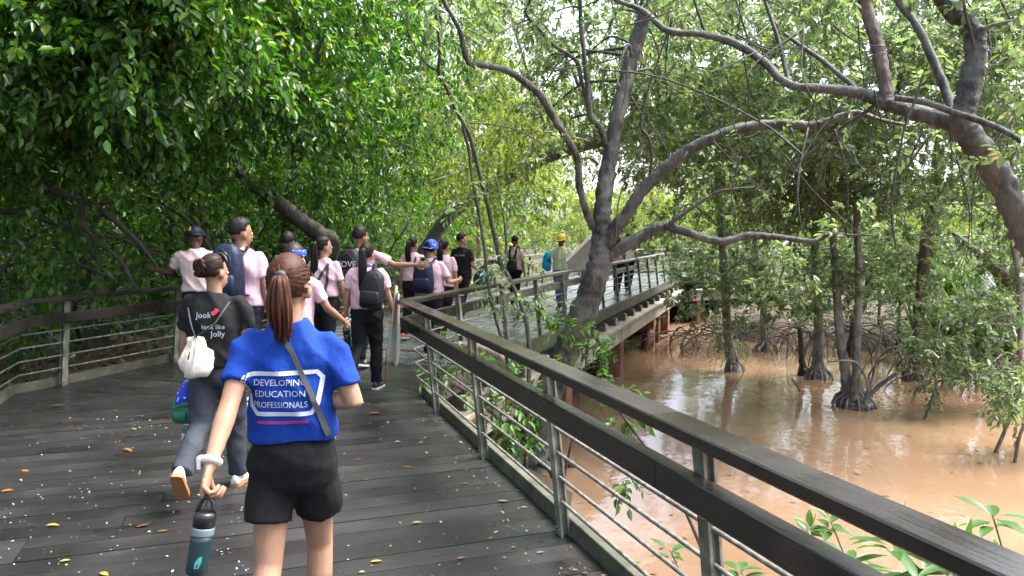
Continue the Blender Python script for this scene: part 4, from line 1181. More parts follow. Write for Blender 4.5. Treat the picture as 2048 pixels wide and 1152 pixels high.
class Person:
    def __init__(self, label, x, y, heading=0, H=1.65, skin='skin_tan', build=1.0, legs=((0, 4, 0), (0, 4, 0)), arms=(None, None), curl=(.55, .55), lean=(0, 0), head=(0, 0, 0),
                 top='pink_tee', hem=.02, bottom='black_cloth', shorts=False, shoe='black_shoe', sole='white_shoe', hair='hair_black', style='short', voxel=.015, pony=.32, sex='f', seed=0, floor=0.0, palms=(None, None)):
        self.seed = seed
        self.root = empty('person', (x, y, floor), -R(heading), label, 'person', 'walkers on the boardwalk')
        self.s = H / 1.65
        self.root.scale = (self.s,) * 3
        k = build
        # --- joints
        def leg(side, a, b):
            a, b = R(a), R(b)
            hip = Vector((.074 * side * k, 0, 0))
            knee = hip + Vector((.012 * side, math.sin(a), -math.cos(a))) * .41
            ank = knee + Vector((-.004 * side, math.sin(a - b), -math.cos(a - b))) * .39
            return hip, knee, ank
        J, low = [], []
        for i, side in enumerate((-1, 1)):
            a, b, c = legs[i]
            hip, knee, ank = leg(side, a, b)
            J.append([hip, knee, ank, R(c)])
            cc = R(c)
            low.append(min((ank + Matrix.Rotation(-cc, 3, 'X') @ Vector((0, yy, -.08))).z for yy in (-.07, .16)))
        hz = -min(low); self.hz = hz
        for j in J:
            for q in range(3): j[q] = j[q] + Vector((0, 0, hz))
        lf, ls = math.tan(R(lean[0])), math.tan(R(lean[1]))
        U = lambda p: Vector((p[0] + max(0, p[2] - hz) * ls, p[1] + max(0, p[2] - hz) * lf, p[2]))
        self.U = U
        S, E, Wr = [], [], []
        for i, side in enumerate((-1, 1)):
            v1, v2 = arms[i] if arms[i] else ((.14 * side, -.04, -1), (.08 * side, .16, -1))
            s_ = U((.162 * side * k, -.005, hz + .462))
            e_ = s_ + Vector(v1).normalized() * .275; w_ = e_ + Vector(v2).normalized() * .245
            S.append(s_); E.append(e_); Wr.append(w_)
        self.S, self.E, self.Wr = S, E, Wr
        hc = U((0, .012, hz + .66)); hr = Matrix.Rotation(-R(head[0]), 3, 'Z') @ Matrix.Rotation(R(head[1]), 3, 'X') @ Matrix.Rotation(R(head[2]), 3, 'Y')
        self.hc, self.hr = hc, hr
        HP = lambda x_, y_, z_: hc + hr @ Vector((x_, y_, z_))
        self.HP = HP
        # --- skin: one continuous surface
        mb = MB()
        mb.loft([(*U((0, 0, hz + dz)), rx * k, ry) if False else (U((0, 0, hz + dz)).x, U((0, 0, hz + dz)).y, hz + dz, rx * k, ry) for dz, rx, ry in ((-.1, .12, .09), (0, .15, .1), (.12, .118, .085), (.25, .13, .097), (.36, .15, .1), (.45, .14, .085), (.5, .07, .06))], 16)
        mb.capsule([U((0, -.012, hz + .46)), HP(0, -.012, -.06), HP(0, -.01, -.01)], [.056, .05, .05], 10)
        mb.ellipsoid(HP(0, -.008, .022), (.073, .092, .098), hr)
        mb.ellipsoid(HP(0, .028, -.045), (.055, .062, .075), hr)
        mb.ellipsoid(HP(0, .05, -.085), (.03, .03, .025), hr, 8, 6)
        mb.ellipsoid(HP(0, .094, -.03), (.014, .02, .02), hr, 8, 6)
        mb.ellipsoid(HP(0, .086, -.008), (.010, .015, .03), hr, 8, 6)
        for sd_ in (-1, 1):
            mb.ellipsoid(HP(.074 * sd_, -.005, -.02), (.013, .024, .034), hr, 8, 6)
            mb.ellipsoid(HP(.03 * sd_, .07, .012), (.022, .016, .01), hr, 8, 6)
        for i, side in enumerate((-1, 1)):
            mb.capsule([S[i] - Vector((.03 * side, 0, .022)), S[i].lerp(E[i], .35), E[i], E[i].lerp(Wr[i], .3), Wr[i].lerp(E[i], .15), Wr[i]], [.04 * k, .045 * k, .037 * k, .039 * k, .027, .025], 10)
            fd = (Wr[i] - E[i]).normalized()
            if curl[i] > .8: fd = (fd + Vector((0, .0, -.25))).normalized()
            pn = Vector(palms[i]) if palms[i] else Vector((-side, .25, 0))
            pn = (pn - fd * pn.dot(fd)).normalized(); ax = fd.cross(pn) * 1.0
            mb.capsule([Wr[i], Wr[i] + fd * .04, Wr[i] + fd * .078], [.028, .039, .036], 10, squash=(1, .42), ref=ax)
            setattr(self, 'hand%d' % i, (fd, pn, ax))
            hip, knee, ank, c = J[i]
            mb.capsule([hip + Vector((0, -.0, .02)), hip.lerp(knee, .4), knee + Vector((0, .008, 0)), knee.lerp(ank, .3) + Vector((0, -.016, 0)), knee.lerp(ank, .7), ank], [v_ * (1 if shorts else .8) for v_ in (.08 * k, .074 * k, .054 * k, .055 * k, .04, .036)], 12)
        me = remesh(mb, 'body', M[skin], voxel, 5)
        # fingers grow out of the palms
        fb = MB()
        for i, side in enumerate((-1, 1)):
            fd, pn, ax = getattr(self, 'hand%d' % i)
            cu = curl[i]
            for q, (u, l) in enumerate(((-.029, .9), (-.010, 1.0), (.010, .95), (.028, .76))):
                p = Wr[i] + fd * .074 + ax * u
                P, ang, d = [p - fd * .02, p], 0, fd
                for sl, bend in ((.042, 55), (.027, 70), (.021, 50)):
                    ang += R(bend) * cu
                    d = fd * math.cos(ang) + pn * math.sin(ang) + ax * u * .8
                    p = p + d.normalized() * sl * l; P.append(p)
                fb.capsule(P, [.0095, .0095, .009, .0085, .0075], 6)
            # the thumb leaves the palm's front edge
            th = -ax if (ax.y < 0) else ax
            p = Wr[i] + fd * .022 + th * .026
            P = [p, p + (fd * .7 + th * .75 + pn * .25).normalized() * .036]
            P.append(P[-1] + (fd * .9 + th * .25 + pn * (.3 + cu * .5)).normalized() * .03)
            P.append(P[-1] + (fd * .9 - th * .1 + pn * (.4 + cu * .6)).normalized() * .024)
            fb.capsule(P, [.012, .0115, .0105, .009], 6)
        bm = bmesh.new(); bm.from_mesh(me)
        tmpm = fb.mesh('f'); bm.from_mesh(tmpm); bm.to_mesh(me); bm.free(); bpy.data.meshes.remove(tmpm)
        me.polygons.foreach_set('use_smooth', [True] * len(me.polygons))
        self.body = link('body', me, self.root)
        # --- shirt
        mb = MB()
        wd = 1.0 if sex == 'f' else 1.04
        rings = [(hem - .0, .176, .132), (hem + .07, .17, .13), (.2, .166, .128), (.3, .174, .13), (.38, .178, .122), (.43, .163, .108), (.47, .128, .092), (.5, .095, .078), (.532, .066, .064)]
        mb.loft([(U((0, 0, hz + dz)).x, U((0, 0, hz + dz)).y - .004, hz + dz, rx * k * wd, ry * (1 + (k - 1) * .6)) for dz, rx, ry in rings], 20, 2.3)
        for i, side in enumerate((-1, 1)):
            e2 = S[i].lerp(E[i], .72)
            mb.tube([S[i] - Vector((.075 * side, 0, .012)), S[i] - Vector((.018 * side, 0, .014)), S[i].lerp(E[i], .22) + Vector((0, 0, .004)), e2], [.048 * k, .057 * k, .056 * k, .058 * k], 14)
        me = remesh(mb, 'shirt', M[top], min(voxel, .013), 3, (.014, 6.5, 11.0, seed * 3.7))
        self.shirt = link('shirt', me, self.root)
        # --- trousers or shorts
        mb = MB()
        mb.loft([(0, 0, hz + dz, rx * k, ry) for dz, rx, ry in ((-.125, .13, .11), (-.09, .166, .132), (-.02, .182, .14), (.05, .165, .126), (max(.09, hem + .02), .138, .1))], 18, 2.2)
        for i, side in enumerate((-1, 1)):
            hip, knee, ank, c = J[i]
            if shorts:
                end = hip.lerp(knee, .60)
                mb.tube([hip + Vector((-.005 * side, -.005, .03)), hip.lerp(knee, .25) + Vector((.004 * side, -.004, 0)), end + Vector((.01 * side, 0, 0))], [.088, .09, .095], 14)
            else:
                mb.tube([hip + Vector((-.01 * side, -.005, .02)), hip.lerp(knee, .35), knee + Vector((0, .005, 0)), knee.lerp(ank, .5) + Vector((0, -.012, 0)), ank + Vector((0, 0, .0)) - (ank - knee).normalized() * .0], [.098 * k, .09 * k, .074, .069, .066], 14)
        me = remesh(mb, 'shorts' if shorts else 'trousers', M[bottom], min(voxel, .014), 3, (.009, 6.0, 11.0, seed * 2.3 + 9))
        self.bottom = link('shorts' if shorts else 'trousers', me, self.root)
        # --- shoes
        for i, side in enumerate((-1, 1)):
            hip, knee, ank, c = J[i]
            rot = Matrix.Rotation(-c, 3, 'X') @ Matrix.Rotation(-R(6) * side, 3, 'Z')
            st = ((-.078, .02, .062), (-.07, .032, .085), (-.04, .036, .1), (0, .037, .098), (.05, .041, .07), (.1, .045, .052), (.145, .041, .044), (.17, .03, .036), (.182, .012, .026))
            for nm, mt, z0f, z1f, grow in (('shoe', shoe, .018, 1, 0), ('sole', sole, 0, None, .004)):
                vs, fs, n = [], [], 9
                for (yy, hw, ht) in st:
                    for q in range(n):
                        th = math.pi * q / (n - 1)
                        if nm == 'shoe': x_, z_ = -hw * math.cos(th) * (1 - .25 * math.sin(th)), .016 + (ht - .016) * math.sin(th) ** .8
                        else: x_, z_ = -(hw + grow) * math.cos(th), .0 if q in (0, n - 1) else (.024 if True else 0)
                        if nm == 'sole': z_ = (0, .024, .024, .024, .024, .024, .024, .024, 0)[q]; x_ = (-(hw + grow)) if q in (0, 1) else ((hw + grow) if q in (7, 8) else x_)
                        vs.append(ank + rot @ Vector((x_, yy * (1 + grow), z_ - .08)))
                for a_ in range(len(st) - 1):
                    for q in range(n):
                        q2 = (q + 1) % n
                        fs.append((a_ * n + q, a_ * n + q2, (a_ + 1) * n + q2, (a_ + 1) * n + q))
                fs.append(tuple(range(n))); fs.append(tuple((len(st) - 1) * n + q for q in range(n - 1, -1, -1)))
                m2 = MB(); m2.add(vs, fs)
                me = fix_normals(m2.mesh(nm, M[mt], nm == 'shoe'))
                if nm == 'shoe': sh = link('shoe', me, self.root)
                else: link('sole', me, sh)
        # --- hair
        self.add_hair(style, hair, pony)
        # --- eyes and mouth
        for sd_ in (-1, 1):
            mb = MB(); mb.ellipsoid(HP(.03 * sd_, .078, -.004), (.012, .009, .008), hr, 8, 6); e_ = mb.build('eye', M['eye'], self.root, True)
            mb = MB(); mb.ellipsoid(HP(.03 * sd_, .0845, -.004), (.0055, .004, .0055), hr, 8, 6); mb.build('iris', M['eye_dark'], e_, True)
        mb = MB(); mb.ellipsoid(HP(0, .086, -.068), (.022, .008, .008), hr, 10, 6); mb.build('mouth', M['lip'], self.root, True)
        self.bvh = BVHTree.FromPolygons([v.co for v in self.shirt.data.vertices], [tuple(p.vertices) for p in self.shirt.data.polygons])
    def add_hair(self, style, hm, pony):
        hc, hr = self.hc, self.hr
        vs, fs, nu, nv = [], [], 30, 20
        for j in range(nv + 1):
            ph = math.pi * j / nv
            for i in range(nu):
                th = 2 * math.pi * i / nu
                d = Vector((math.sin(ph) * math.cos(th), math.sin(ph) * math.sin(th), math.cos(ph)))
                f = 1.0
                low = -.35 if style in ('short',) else -.62
                hl = .38 + .25 * abs(d.x)                    # hairline
                if d.y > .25 and d.z < hl + (d.y - .6) * .6: f = .8
                elif d.y > -.25 and d.z < -.12 and abs(d.x) > .5: f = .82
                elif d.z < low: f = .8
                nz = noise.noise(Vector((d.x * 9, d.y * 9, d.z * 2.5 + self.seed)))
                f *= 1 + (.05 if style == 'short' else .02) * nz
                if style == 'short' and d.z > .0: f *= 1 + .12 * d.z + .09 * noise.noise(d * 6 + Vector((self.seed, 0, 0)))
                vs.append(hc + hr @ Vector((d.x * .081 * f, -.014 + d.y * .102 * f, .026 + d.z * .106 * f)))
        for j in range(nv):
            for i in range(nu):
                i2 = (i + 1) % nu
                fs.append((j * nu + i, (j + 1) * nu + i, (j + 1) * nu + i2, j * nu + i2))
        mb = MB(); mb.add(vs, fs)
        h = self.hair = mb.build('hair', M[hm], self.root, True)
        HP = self.HP
        if style == 'pony':
            rg = random.Random(self.seed)
            mb = MB()
            top = HP(0, -.115, .035)
            for q in range(70):
                a = 2 * math.pi * q / 70 * 9; r = .0 if q == 0 else rg.uniform(.004, .03)
                ox, oy = math.cos(a) * r, math.sin(a) * r
                l = pony * rg.uniform(.8, 1.05)
                P = crom([HP(0, -.095, .045) + Vector((ox * .3, oy * .3, 0)), top + Vector((ox, oy - .015, .0)), top + Vector((ox * 1.6, oy - .035, -l * .4)), top + Vector((ox * 1.5, oy - .02, -l * .75)), top + Vector((ox * .6 + rg.uniform(-.012, .012), oy * .5 + .0, -l))], 4)
                m_ = len(P)
                mb.tube(P, [.0035 + .004 * math.sin(math.pi * min(1, .15 + t / m_)) if t < m_ - 1 else .001 for t in range(m_)], 5)
            mb.build('ponytail', M[hm], h, True)
            b = MB(); b.tube([HP(0, -.1, .05), HP(0, -.12, .04)], .022, 10); b.build('hair_tie', M['strap'], h, True)
        if style in ('pony', 'bun'):                       # combed strands drawn back to the tie
            rg = random.Random(self.seed + 50); mb = MB()
            for q in range(230):
                a = rg.uniform(-2.6, 2.6); z0 = rg.uniform(-.55, .6)
                d0 = Vector((math.sin(a), math.cos(a), z0)).normalized()
                if d0.y > .2 and d0.z < .45: continue
                d1 = Vector((0, -1, .12))
                P = []
                for t in range(7):
                    u = t / 6
                    d = d0.lerp(d1, u).normalized(); k_ = 1.012 + .012 * math.sin(q * 1.7 + t)
                    P.append(hc + hr @ Vector((d.x * .081 * k_, -.014 + d.y * .102 * k_, .026 + d.z * .106 * k_)))
                mb.tube(P, [.0019] * 6 + [.0012], 4)
            mb.build('strands', M[hm], h, True)
        if style == 'bun':
            mb = MB()
            rg = random.Random(self.seed)
            for q in range(9):
                a = rg.uniform(0, 6.28)
                c = HP(.02 * math.cos(a), -.12, .03 + .02 * math.sin(a))
                P = [c + hr @ Vector((.032 * math.cos(a + t * .6), -.012 * math.sin(t), .036 * math.sin(a + t * .6))) for t in range(9)]
                mb.tube(P, .016, 6)
            mb.ellipsoid(HP(0, -.115, .03), (.04, .03, .042), hr)
            mb.build('bun', M[hm], h, True)
    def cap(self, mat, back=False, emblem=None, hard=False):
        hc, hr, HP = self.hc, self.hr, self.HP
        vs, fs, nu, nv = [], [], 28, 9
        for j in range(nv + 1):
            ph = (math.pi * .54) * j / nv
            for i in range(nu):
                th = 2 * math.pi * i / nu
                rx_, ry_, rz_ = (.1, .122, .115) if hard else (.094, .114, .108)
                vs.append(HP(rx_ * math.sin(ph) * math.cos(th), -.012 + ry_ * math.sin(ph) * math.sin(th), .034 + rz_ * math.cos(ph)))
        for j in range(nv):
            for i in range(nu):
                i2 = (i + 1) % nu
                fs.append((j * nu + i, (j + 1) * nu + i, (j + 1) * nu + i2, j * nu + i2))
        fs.append(tuple(nv * nu + i for i in range(nu)))
        mb = MB(); mb.add(vs, fs)
        c = mb.build('helmet' if hard else 'cap', M[mat], self.root, True)
        mb = MB(); sg = -1 if back else 1
        vs, fs, m_ = [], [], 13
        for i in range(m_):
            a = math.pi * (i / (m_ - 1)); 
            for rr, dz in ((1.0, 0), (1.0, -.006)):
                vs.append(HP(.092 * math.cos(a), sg * (.10 * math.sin(a)) - .012, .03 + dz))
            ext = .075 * math.sin(a) ** .7
            for dz in (0, -.006): vs.append(HP(.094 * math.cos(a), sg * (.10 * math.sin(a) + ext) - .012, .026 - .02 * math.sin(a) + dz))
        for i in range(m_ - 1):
            o, p = i * 4, i * 4 + 4
            fs += [(o, p, p + 2, o + 2), (o + 1, o + 3, p + 3, p + 1), (o + 2, p + 2, p + 3, o + 3)]
        mb.add(vs, fs); mb.build('brim', M[mat], c, True)
        if hard:
            mb = MB(); mb.tube([HP(0, -.012 + .12 * math.cos(a), .036 + .118 * math.sin(a)) for a in [math.pi * q / 12 for q in range(13)]], .01, 6); mb.build('ridge', M[mat], c, True)
        if emblem:
            mb = MB()
            for dx, dz, w_, h_ in ((0, .085, .036, .012), (0, .1, .022, .02), (0, .07, .05, .008)):
                mb.ellipsoid(HP(dx, -.108 - .012 + (dz - .07) * .55, dz), (w_ * .5, .006, h_ * .5 + .004), hr, 8, 6)
            mb.build('emblem', M[emblem], c, True)
        return c
    # --- things laid on the shirt's back
    def on_back(self, x, z, off=.004, frm=-1):
        o = Vector((x, frm, z)); d = Vector((0, -frm, 0))
        loc, nrm, idx, dist = self.bvh.ray_cast(o, d)
        if loc is None: return None
        return loc + Vector((0, math.copysign(off, frm), 0))
    def text(self, s, cx, dz, size, mat, name='print', wide=1.0, sub=True):
        cu = bpy.data.curves.new('t', 'FONT'); cu.body = s; cu.size = size; cu.align_x = 'CENTER'; cu.resolution_u = 2
        o = bpy.data.objects.new('t', cu); TMP.collection.objects.link(o)
        vl = TMP.view_layers[0]; vl.update()
        me = bpy.data.meshes.new_from_object(o.evaluated_get(vl.depsgraph))
        bpy.data.objects.remove(o); bpy.data.curves.remove(cu)
        for v in me.vertices:
            x, z = cx + v.co.x * wide, self.hz + dz + v.co.y
            p = self.on_back(x, z)
            v.co = p if p is not None else Vector((x, -.13, z))
        me.materials.clear(); me.materials.append(M[mat]); me.name = name
        return link(name, me, self.root)
    def ribbon(self, pts, w, mat, name='print', off=.004, frm=-1, th=.0, parent=None):
        """flat band on the shirt through (x, dz) points"""
        P = []
        for (x0, z0), (x1, z1) in zip(pts[:-1], pts[1:]):
            n = max(2, int(math.hypot(x1 - x0, z1 - z0) / .012))
            for q in range(n): P.append((x0 + (x1 - x0) * q / n, z0 + (z1 - z0) * q / n))
        P.append(pts[-1])
        vs = []
        for i, (x, z) in enumerate(P):
            x2, z2 = P[min(i + 1, len(P) - 1)]; x1, z1 = P[max(i - 1, 0)]
            l = math.hypot(x2 - x1, z2 - z1) + 1e-9
            nx_, nz_ = -(z2 - z1) / l * w / 2, (x2 - x1) / l * w / 2
            for sg in (-1, 1):
                p = self.on_back(x + nx_ * sg, self.hz + z + nz_ * sg, off, frm)
                if p is None: p = Vector((x + nx_ * sg, vs[-1].y if vs else -.13, self.hz + z + nz_ * sg))
                vs.append(p)
        mb = MB(); fs = [(2 * i, 2 * i + 1, 2 * i + 3, 2 * i + 2) for i in range(len(P) - 1)]
        if th:
            m_ = len(vs); vs2 = [v + Vector((0, math.copysign(th, frm), 0)) for v in vs]
            fs = fs + [tuple(i + m_ for i in f) for f in fs]
            for i in range(len(P) - 1):
                fs += [(2 * i, 2 * i + 2, m_ + 2 * i + 2, m_ + 2 * i), (2 * i + 1, 2 * i + 3, m_ + 2 * i + 3, m_ + 2 * i + 1)]
            vs = vs + vs2
        mb.add(vs, fs)
        return link(name, fix_normals(mb.mesh(name, M[mat])), parent or self.root)
    # --- separate things worn or held: top-level
    def item(self, name, base, label, cat, group=None):
        rz = self.root.rotation_euler.z
        wl = self.root.location + Matrix.Rotation(rz, 3, 'Z') @ (Vector(base) * self.s)
        e = empty(name, wl, rz, label, cat, group); e.scale = self.root.scale
        return e, Vector(base)
    def backpack(self, label, mat, dx=0, dz=0, w=.15, h=.44, d=.085, one=False, tilt=0, print_=None):
        hz, U = self.hz, self.U
        bk = [self.on_back(dx + x_, hz + .3 + dz, 0) for x_ in (-.05, .05)]
        yb = min([p.y for p in bk if p is not None] or [-.13])
        b = U((dx, 0, hz + .07 + dz)); base = Vector((b.x, yb - d, hz + .07 + dz))
        e, bb = self.item('backpack', base, label, 'backpack', 'backpacks on the walkers')
        rot = Matrix.Rotation(R(tilt), 3, 'Y')
        def lf(rings, p):
            m_ = MB(); m_.loft(rings, 20, p)
            m_.v = [tuple(rot @ Vector(v)) for v in m_.v]
            return m_
        lo = math.tan(0)
        rings = [(0, 0, 0, w * .8, d * .75), (0, 0, .02, w * .96, d * .98), (0, -.005, h * .25, w, d * 1.05), (0, 0, h * .55, w * .97, d), (0, .008, h * .8, w * .88, d * .86), (0, .015, h * .93, w * .68, d * .65), (0, .02, h, w * .35, d * .35)]
        link('pack', lf(rings, 2.8).mesh('pack', M[mat], True), e)
        lf([(0, -d * .95, .05, w * .72, d * .3), (0, -d, .07, w * .8, d * .4), (0, -d, h * .42, w * .8, d * .38), (0, -d * .95, h * .47, w * .66, d * .25)], 3).build('pocket', M[mat], e, True)
        zp = MB(); zp.tube([rot @ Vector((-w * .6, -d * 1.04, h * .56)), rot @ Vector((-w * .55, -d * .92, h * .78)), rot @ Vector((0, -d * .72, h * .92)), rot @ Vector((w * .55, -d * .92, h * .78)), rot @ Vector((w * .6, -d * 1.04, h * .56))], .004, 5); zp.build('zip', M['strap'], e, True)
        hd = MB(); hd.tube([rot @ Vector((-.03, .04, h * .97)), rot @ Vector((-.02, .03, h + .035)), rot @ Vector((.02, .03, h + .035)), rot @ Vector((.03, .04, h * .97))], .007, 6); hd.build('handle', M['strap'], e, True)
        for sd_ in ((1,) if one else (-1, 1)):
            xs_ = dx * .6 + .085 * sd_ if not one else dx + .01
            T = lambda x_, y_, z_: U((x_, y_, hz + z_)) - bb
            P = crom([rot @ Vector(((xs_ - dx) * .7, d * .4, h * .92)), T(xs_, -.09, .5), T(xs_ * 1.02, -.02, .545), T(xs_ * 1.1, .08, .48), T(xs_ * 1.3, .14, .32), T(xs_ * 1.5, .1, .17), T(max(-.19, min(.19, xs_ * 1.95)), .0, .12), rot @ Vector(((xs_ - dx) * 1.1, d * .5, .05))], 4)
            mb = MB(); mb.tube(P, .024, 8, squash=(1, .22), ref=(1, 0, 0)); mb.build('strap', M[mat], e, True)
        if print_:
            cu = bpy.data.curves.new('t', 'FONT'); cu.body = print_; cu.size = .1; cu.align_x = 'CENTER'; cu.extrude = .002; cu.resolution_u = 2
            o = bpy.data.objects.new('t', cu); TMP.collection.objects.link(o); TMP.view_layers[0].update()
            me = bpy.data.meshes.new_from_object(o.evaluated_get(TMP.view_layers[0].depsgraph)); bpy.data.objects.remove(o)
            me.transform(Matrix.Translation((0, -d * 1.12, h * .55)) @ Matrix.Rotation(math.pi / 2, 4, 'X')); me.materials.clear(); me.materials.append(M['print_white'])
            link('lettering', me, e)
        return e
def bottle(e, r, h, mat_body, mat_lid, tilt=(0, 0), loop=True, band=None, off=Vector((0, 0, 0))):
    """hanging bottle: top of its loop at the empty"""
    rot = Matrix.Rotation(R(tilt[0]), 4, 'Y') @ Matrix.Rotation(R(tilt[1]), 4, 'X')
    def lathe(prof, name, mat, parent=e):
        m_ = MB(); n = 18; vs, fs = [], []
        for (rr, z) in prof:
            for k in range(n): vs.append(off + rot @ Vector((rr * math.cos(2 * math.pi * k / n), rr * math.sin(2 * math.pi * k / n), z)))
        for i in range(len(prof) - 1):
            for k in range(n):
                k2 = (k + 1) % n; fs.append((i * n + k, i * n + k2, (i + 1) * n + k2, (i + 1) * n + k))
        fs.append(tuple(range(n - 1, -1, -1))); fs.append(tuple((len(prof) - 1) * n + k for k in range(n)))
        m_.add(vs, fs); return m_.build(name, M[mat], parent, True)
    t = -.05
    lid = lathe([(r * .8, t - .005), (r * .98, t - .012), (r, t - .02), (r, t - .055)], 'lid', mat_lid)
    if band: lathe([(r * 1.01, t - .0555), (r * 1.02, t - .06), (r * 1.02, t - .078), (r * 1.01, t - .082)], 'band', band)
    b = lathe([(r * .98, t - .0825 if band else t - .056), (r, t - .1), (r, t - h + .04), (r * 1.01, t - h + .035), (r * 1.01, t - h + .006), (r * .93, t - h)], 'flask', mat_body)
    if loop:
        m_ = MB(); m_.tube([off + rot @ Vector((r * .75 * math.cos(a), 0, t - .012 + .055 * math.sin(a))) for a in [math.pi * q / 10 for q in range(11)]], .008, 6); m_.build('loop', M[mat_lid], e, True)
    return b, rot
M['flask_teal'] = plain('dark_teal_enamel', (.006, .022, .028), .35)
M['flask_black'] = plain('black_plastic', (.01, .01, .012), .4)
M['flask_grey'] = plain('grey_band', (.13, .17, .18), .4)
M['flask_turq'] = plain('turquoise_plastic', (.01, .25, .24), .35)
M['mint'] = plain('mint_mark', (.05, .28, .25), .5)
M['silicone'] = plain('white_silicone', (.6, .6, .56), .5)

def X_at(px, Y): return (px - 1024) / FPX * Y
def PP(px, Y): return dict(x=X_at(px, Y), y=Y)

# 1 the woman in blue
p = P1 = Person('woman in a royal blue T-shirt and black shorts, nearest the camera', **PP(577, 2.78), heading=-4, H=1.6, skin='skin_light', build=.97, legs=((-16, 14, 14), (15, 12, 0)),
           arms=(((-.1, -.85, -1), (-.14, -.85, -1)), ((.36, -.22, -.95), (-.85, .6, .1))), curl=(.95, .6), head=(4, 0, 0), top='blue_tee', hem=.075, bottom='black_cloth', shorts=True, shoe='black_shoe',
           hair='hair_red', style='pony', pony=.235, voxel=.0095, seed=1, palms=((1, .2, 0), (-.3, .1, -1)))
for s_, dz, sz, wd_ in (('DEVELOPING', .302, .033, 1.0), ('EDUCATION', .261, .033, 1.0), ('PROFESSIONALS', .22, .033, .84)):
    p.text(s_, -.014, dz, sz, 'print_white', wide=wd_)
fr = [(-.135, .352), (.125, .355), (.145, .33), (.128, .225), (.105, .19), (-.105, .19), (-.132, .22), (-.148, .33), (-.135, .352)]
p.ribbon([(x_ * .94, .27 + (z_ - .27) * .92) for x_, z_ in fr], .016, 'print_white')
p.ribbon([(-.1, .165), (0, .163), (.09, .167)], .012, 'print_wine')
e, bb = p.item('sling_strap', (0, -.15, p.hz + .3), 'dark narrow sling strap crossing the blue T-shirt', 'strap')
o = p.ribbon([(-.015, .49), (.03, .42), (.1, .27), (.155, .1)], .017, 'strap', 'webbing', off=.008, th=.003, parent=e)
o.data.transform(Matrix.Translation(-bb))
w0 = p.Wr[0]; fd = p.hand0[0]
mb = MB(); wd_ = (p.Wr[0] - p.E[0]).normalized()
mb.tube([w0 - wd_ * .028, w0 - wd_ * .012], .037, 16); mb.tube([w0 - wd_ * .03, w0 - wd_ * .010], .034, 16)
e, bb = p.item('wristwatch', w0 - wd_ * .02, 'white watch on the wrist of the woman in blue', 'watch')
mb.v = [tuple(Vector(v) - bb) for v in mb.v]; mb.build('band', M['silicone'], e, True)
mb = MB(); mb.box((-.036, -.006, .0), (.012, .034, .04)); mb.build('case', M['silicone'], e)
g_ = p.Wr[0] + fd * .105 + p.hand0[1] * .02 + Vector((0, 0, .012))
e, bb = p.item('water_bottle', g_, 'tall dark teal flask hanging from the hand of the woman in blue', 'bottle', 'bottles carried by the walkers')
b_, rot = bottle(e, .036, .21, 'flask_teal', 'flask_black', (8, -6), True, 'flask_grey')
mb = MB()
vs = []
for u, v in ((-.011, 0), (-.002, .016), (.011, .022), (.01, .0), (.002, -.018), (-.01, -.02)):
    a = u / .037 - math.pi / 2 + .25
    vs.append(rot @ Vector((.0368 * math.cos(a), .0368 * math.sin(a), -.215 + v)))
mb.add(vs, [tuple(range(6))]); mb.build('emblem', M['mint'], e)

# 2 the woman in black with the cream bag
p = P2 = Person('woman in a black T-shirt and grey jeans with brown hair in a bun', **PP(428, 4.8), heading=-2, H=1.54, skin='skin_tan', build=1.1, legs=((-16, 42, 52), (14, 10, 0)),
           arms=(((-.1, -.02, -1), (-.02, .12, -1)), None), curl=(.9, .5), head=(32, -4, -6), top='black_tee', hem=.02, bottom='grey_jean', shoe='white_shoe', sole='sole_tan', hair='hair_brown', style='bun', voxel=.012, seed=2)
p.text('Jook', -.035, .36, .055, 'print_white'); p.ribbon([(.02, .385), (.045, .4), (.055, .42)], .03, 'print_red')
p.text('look like', .03, .285, .045, 'print_white'); p.text('Jolly', .06, .235, .055, 'print_white')
mb = MB(); mb.tube([p.HP(.088 * math.cos(a), .01 + .05 * math.sin(a) * 0 + .02, .06 + .07 * math.sin(a)) for a in [math.pi * q / 10 for q in range(11)]], .009, 6); mb.build('headband', M['black_shoe'], p.hair, True)
for sd_ in (-1, 1):
    mb = MB(); mb.ellipsoid(p.HP(.04 * sd_, .045, .118), (.03, .012, .022), p.hr); mb.build('sunglass_lens', M['flask_black'], p.hair, True)
bp_ = p.on_back(-.06, p.hz + .1, 0)
e, bb = p.item('drawstring_bag', (-.06, -.24, p.hz - .03), 'cream drawstring bag slung low on the back of the woman in black', 'bag')
mb = MB(); mb.loft([(.01, .03, 0, .045, .03), (.01, .03, .018, .085, .055), (.01, .03, .06, .105, .07), (.005, .03, .12, .1, .066), (0, .035, .17, .085, .055), (-.005, .04, .21, .066, .042), (-.01, .045, .24, .045, .03), (-.015, .05, .262, .04, .026), (-.02, .05, .275, .018, .013)], 40)
me = mb.mesh('sack', M['canvas'], True)
for v in me.vertices:
    an = math.atan2(v.co.y - .04, v.co.x); f_ = sstep(.1, .25, v.co.z)
    v.co += Vector((math.cos(an), math.sin(an), 0)) * (.008 * f_ * math.cos(an * 9 + 2 * v.co.z)) + Vector((1, .8, .4)) * (.03 * noise.noise(v.co * 12) + .012 * noise.noise(v.co * 34))
link('sack', me, e)
mb = MB(); mb.tube([(0, .02, .27), (.12, .06, .36), (.2, .12, .5)], .006, 5); mb.tube([(0, .02, .27), (-.05, .08, .36), (-.08, .12, .46)], .006, 5); mb.build('cord', M['strap'], e, True)
mb = MB(); mb.tube([(-.012, -.078, .14), (.0, -.07, .19)], .005, 5); mb.build('mark', M['strap'], e, True)
hp_ = p.Wr[0] + p.hand0[0] * .09
e, bb = p.item('lunch_bag', hp_ + Vector((0, -.02, -.24)), 'green zipped pouch in the hand of the woman in black', 'bag')
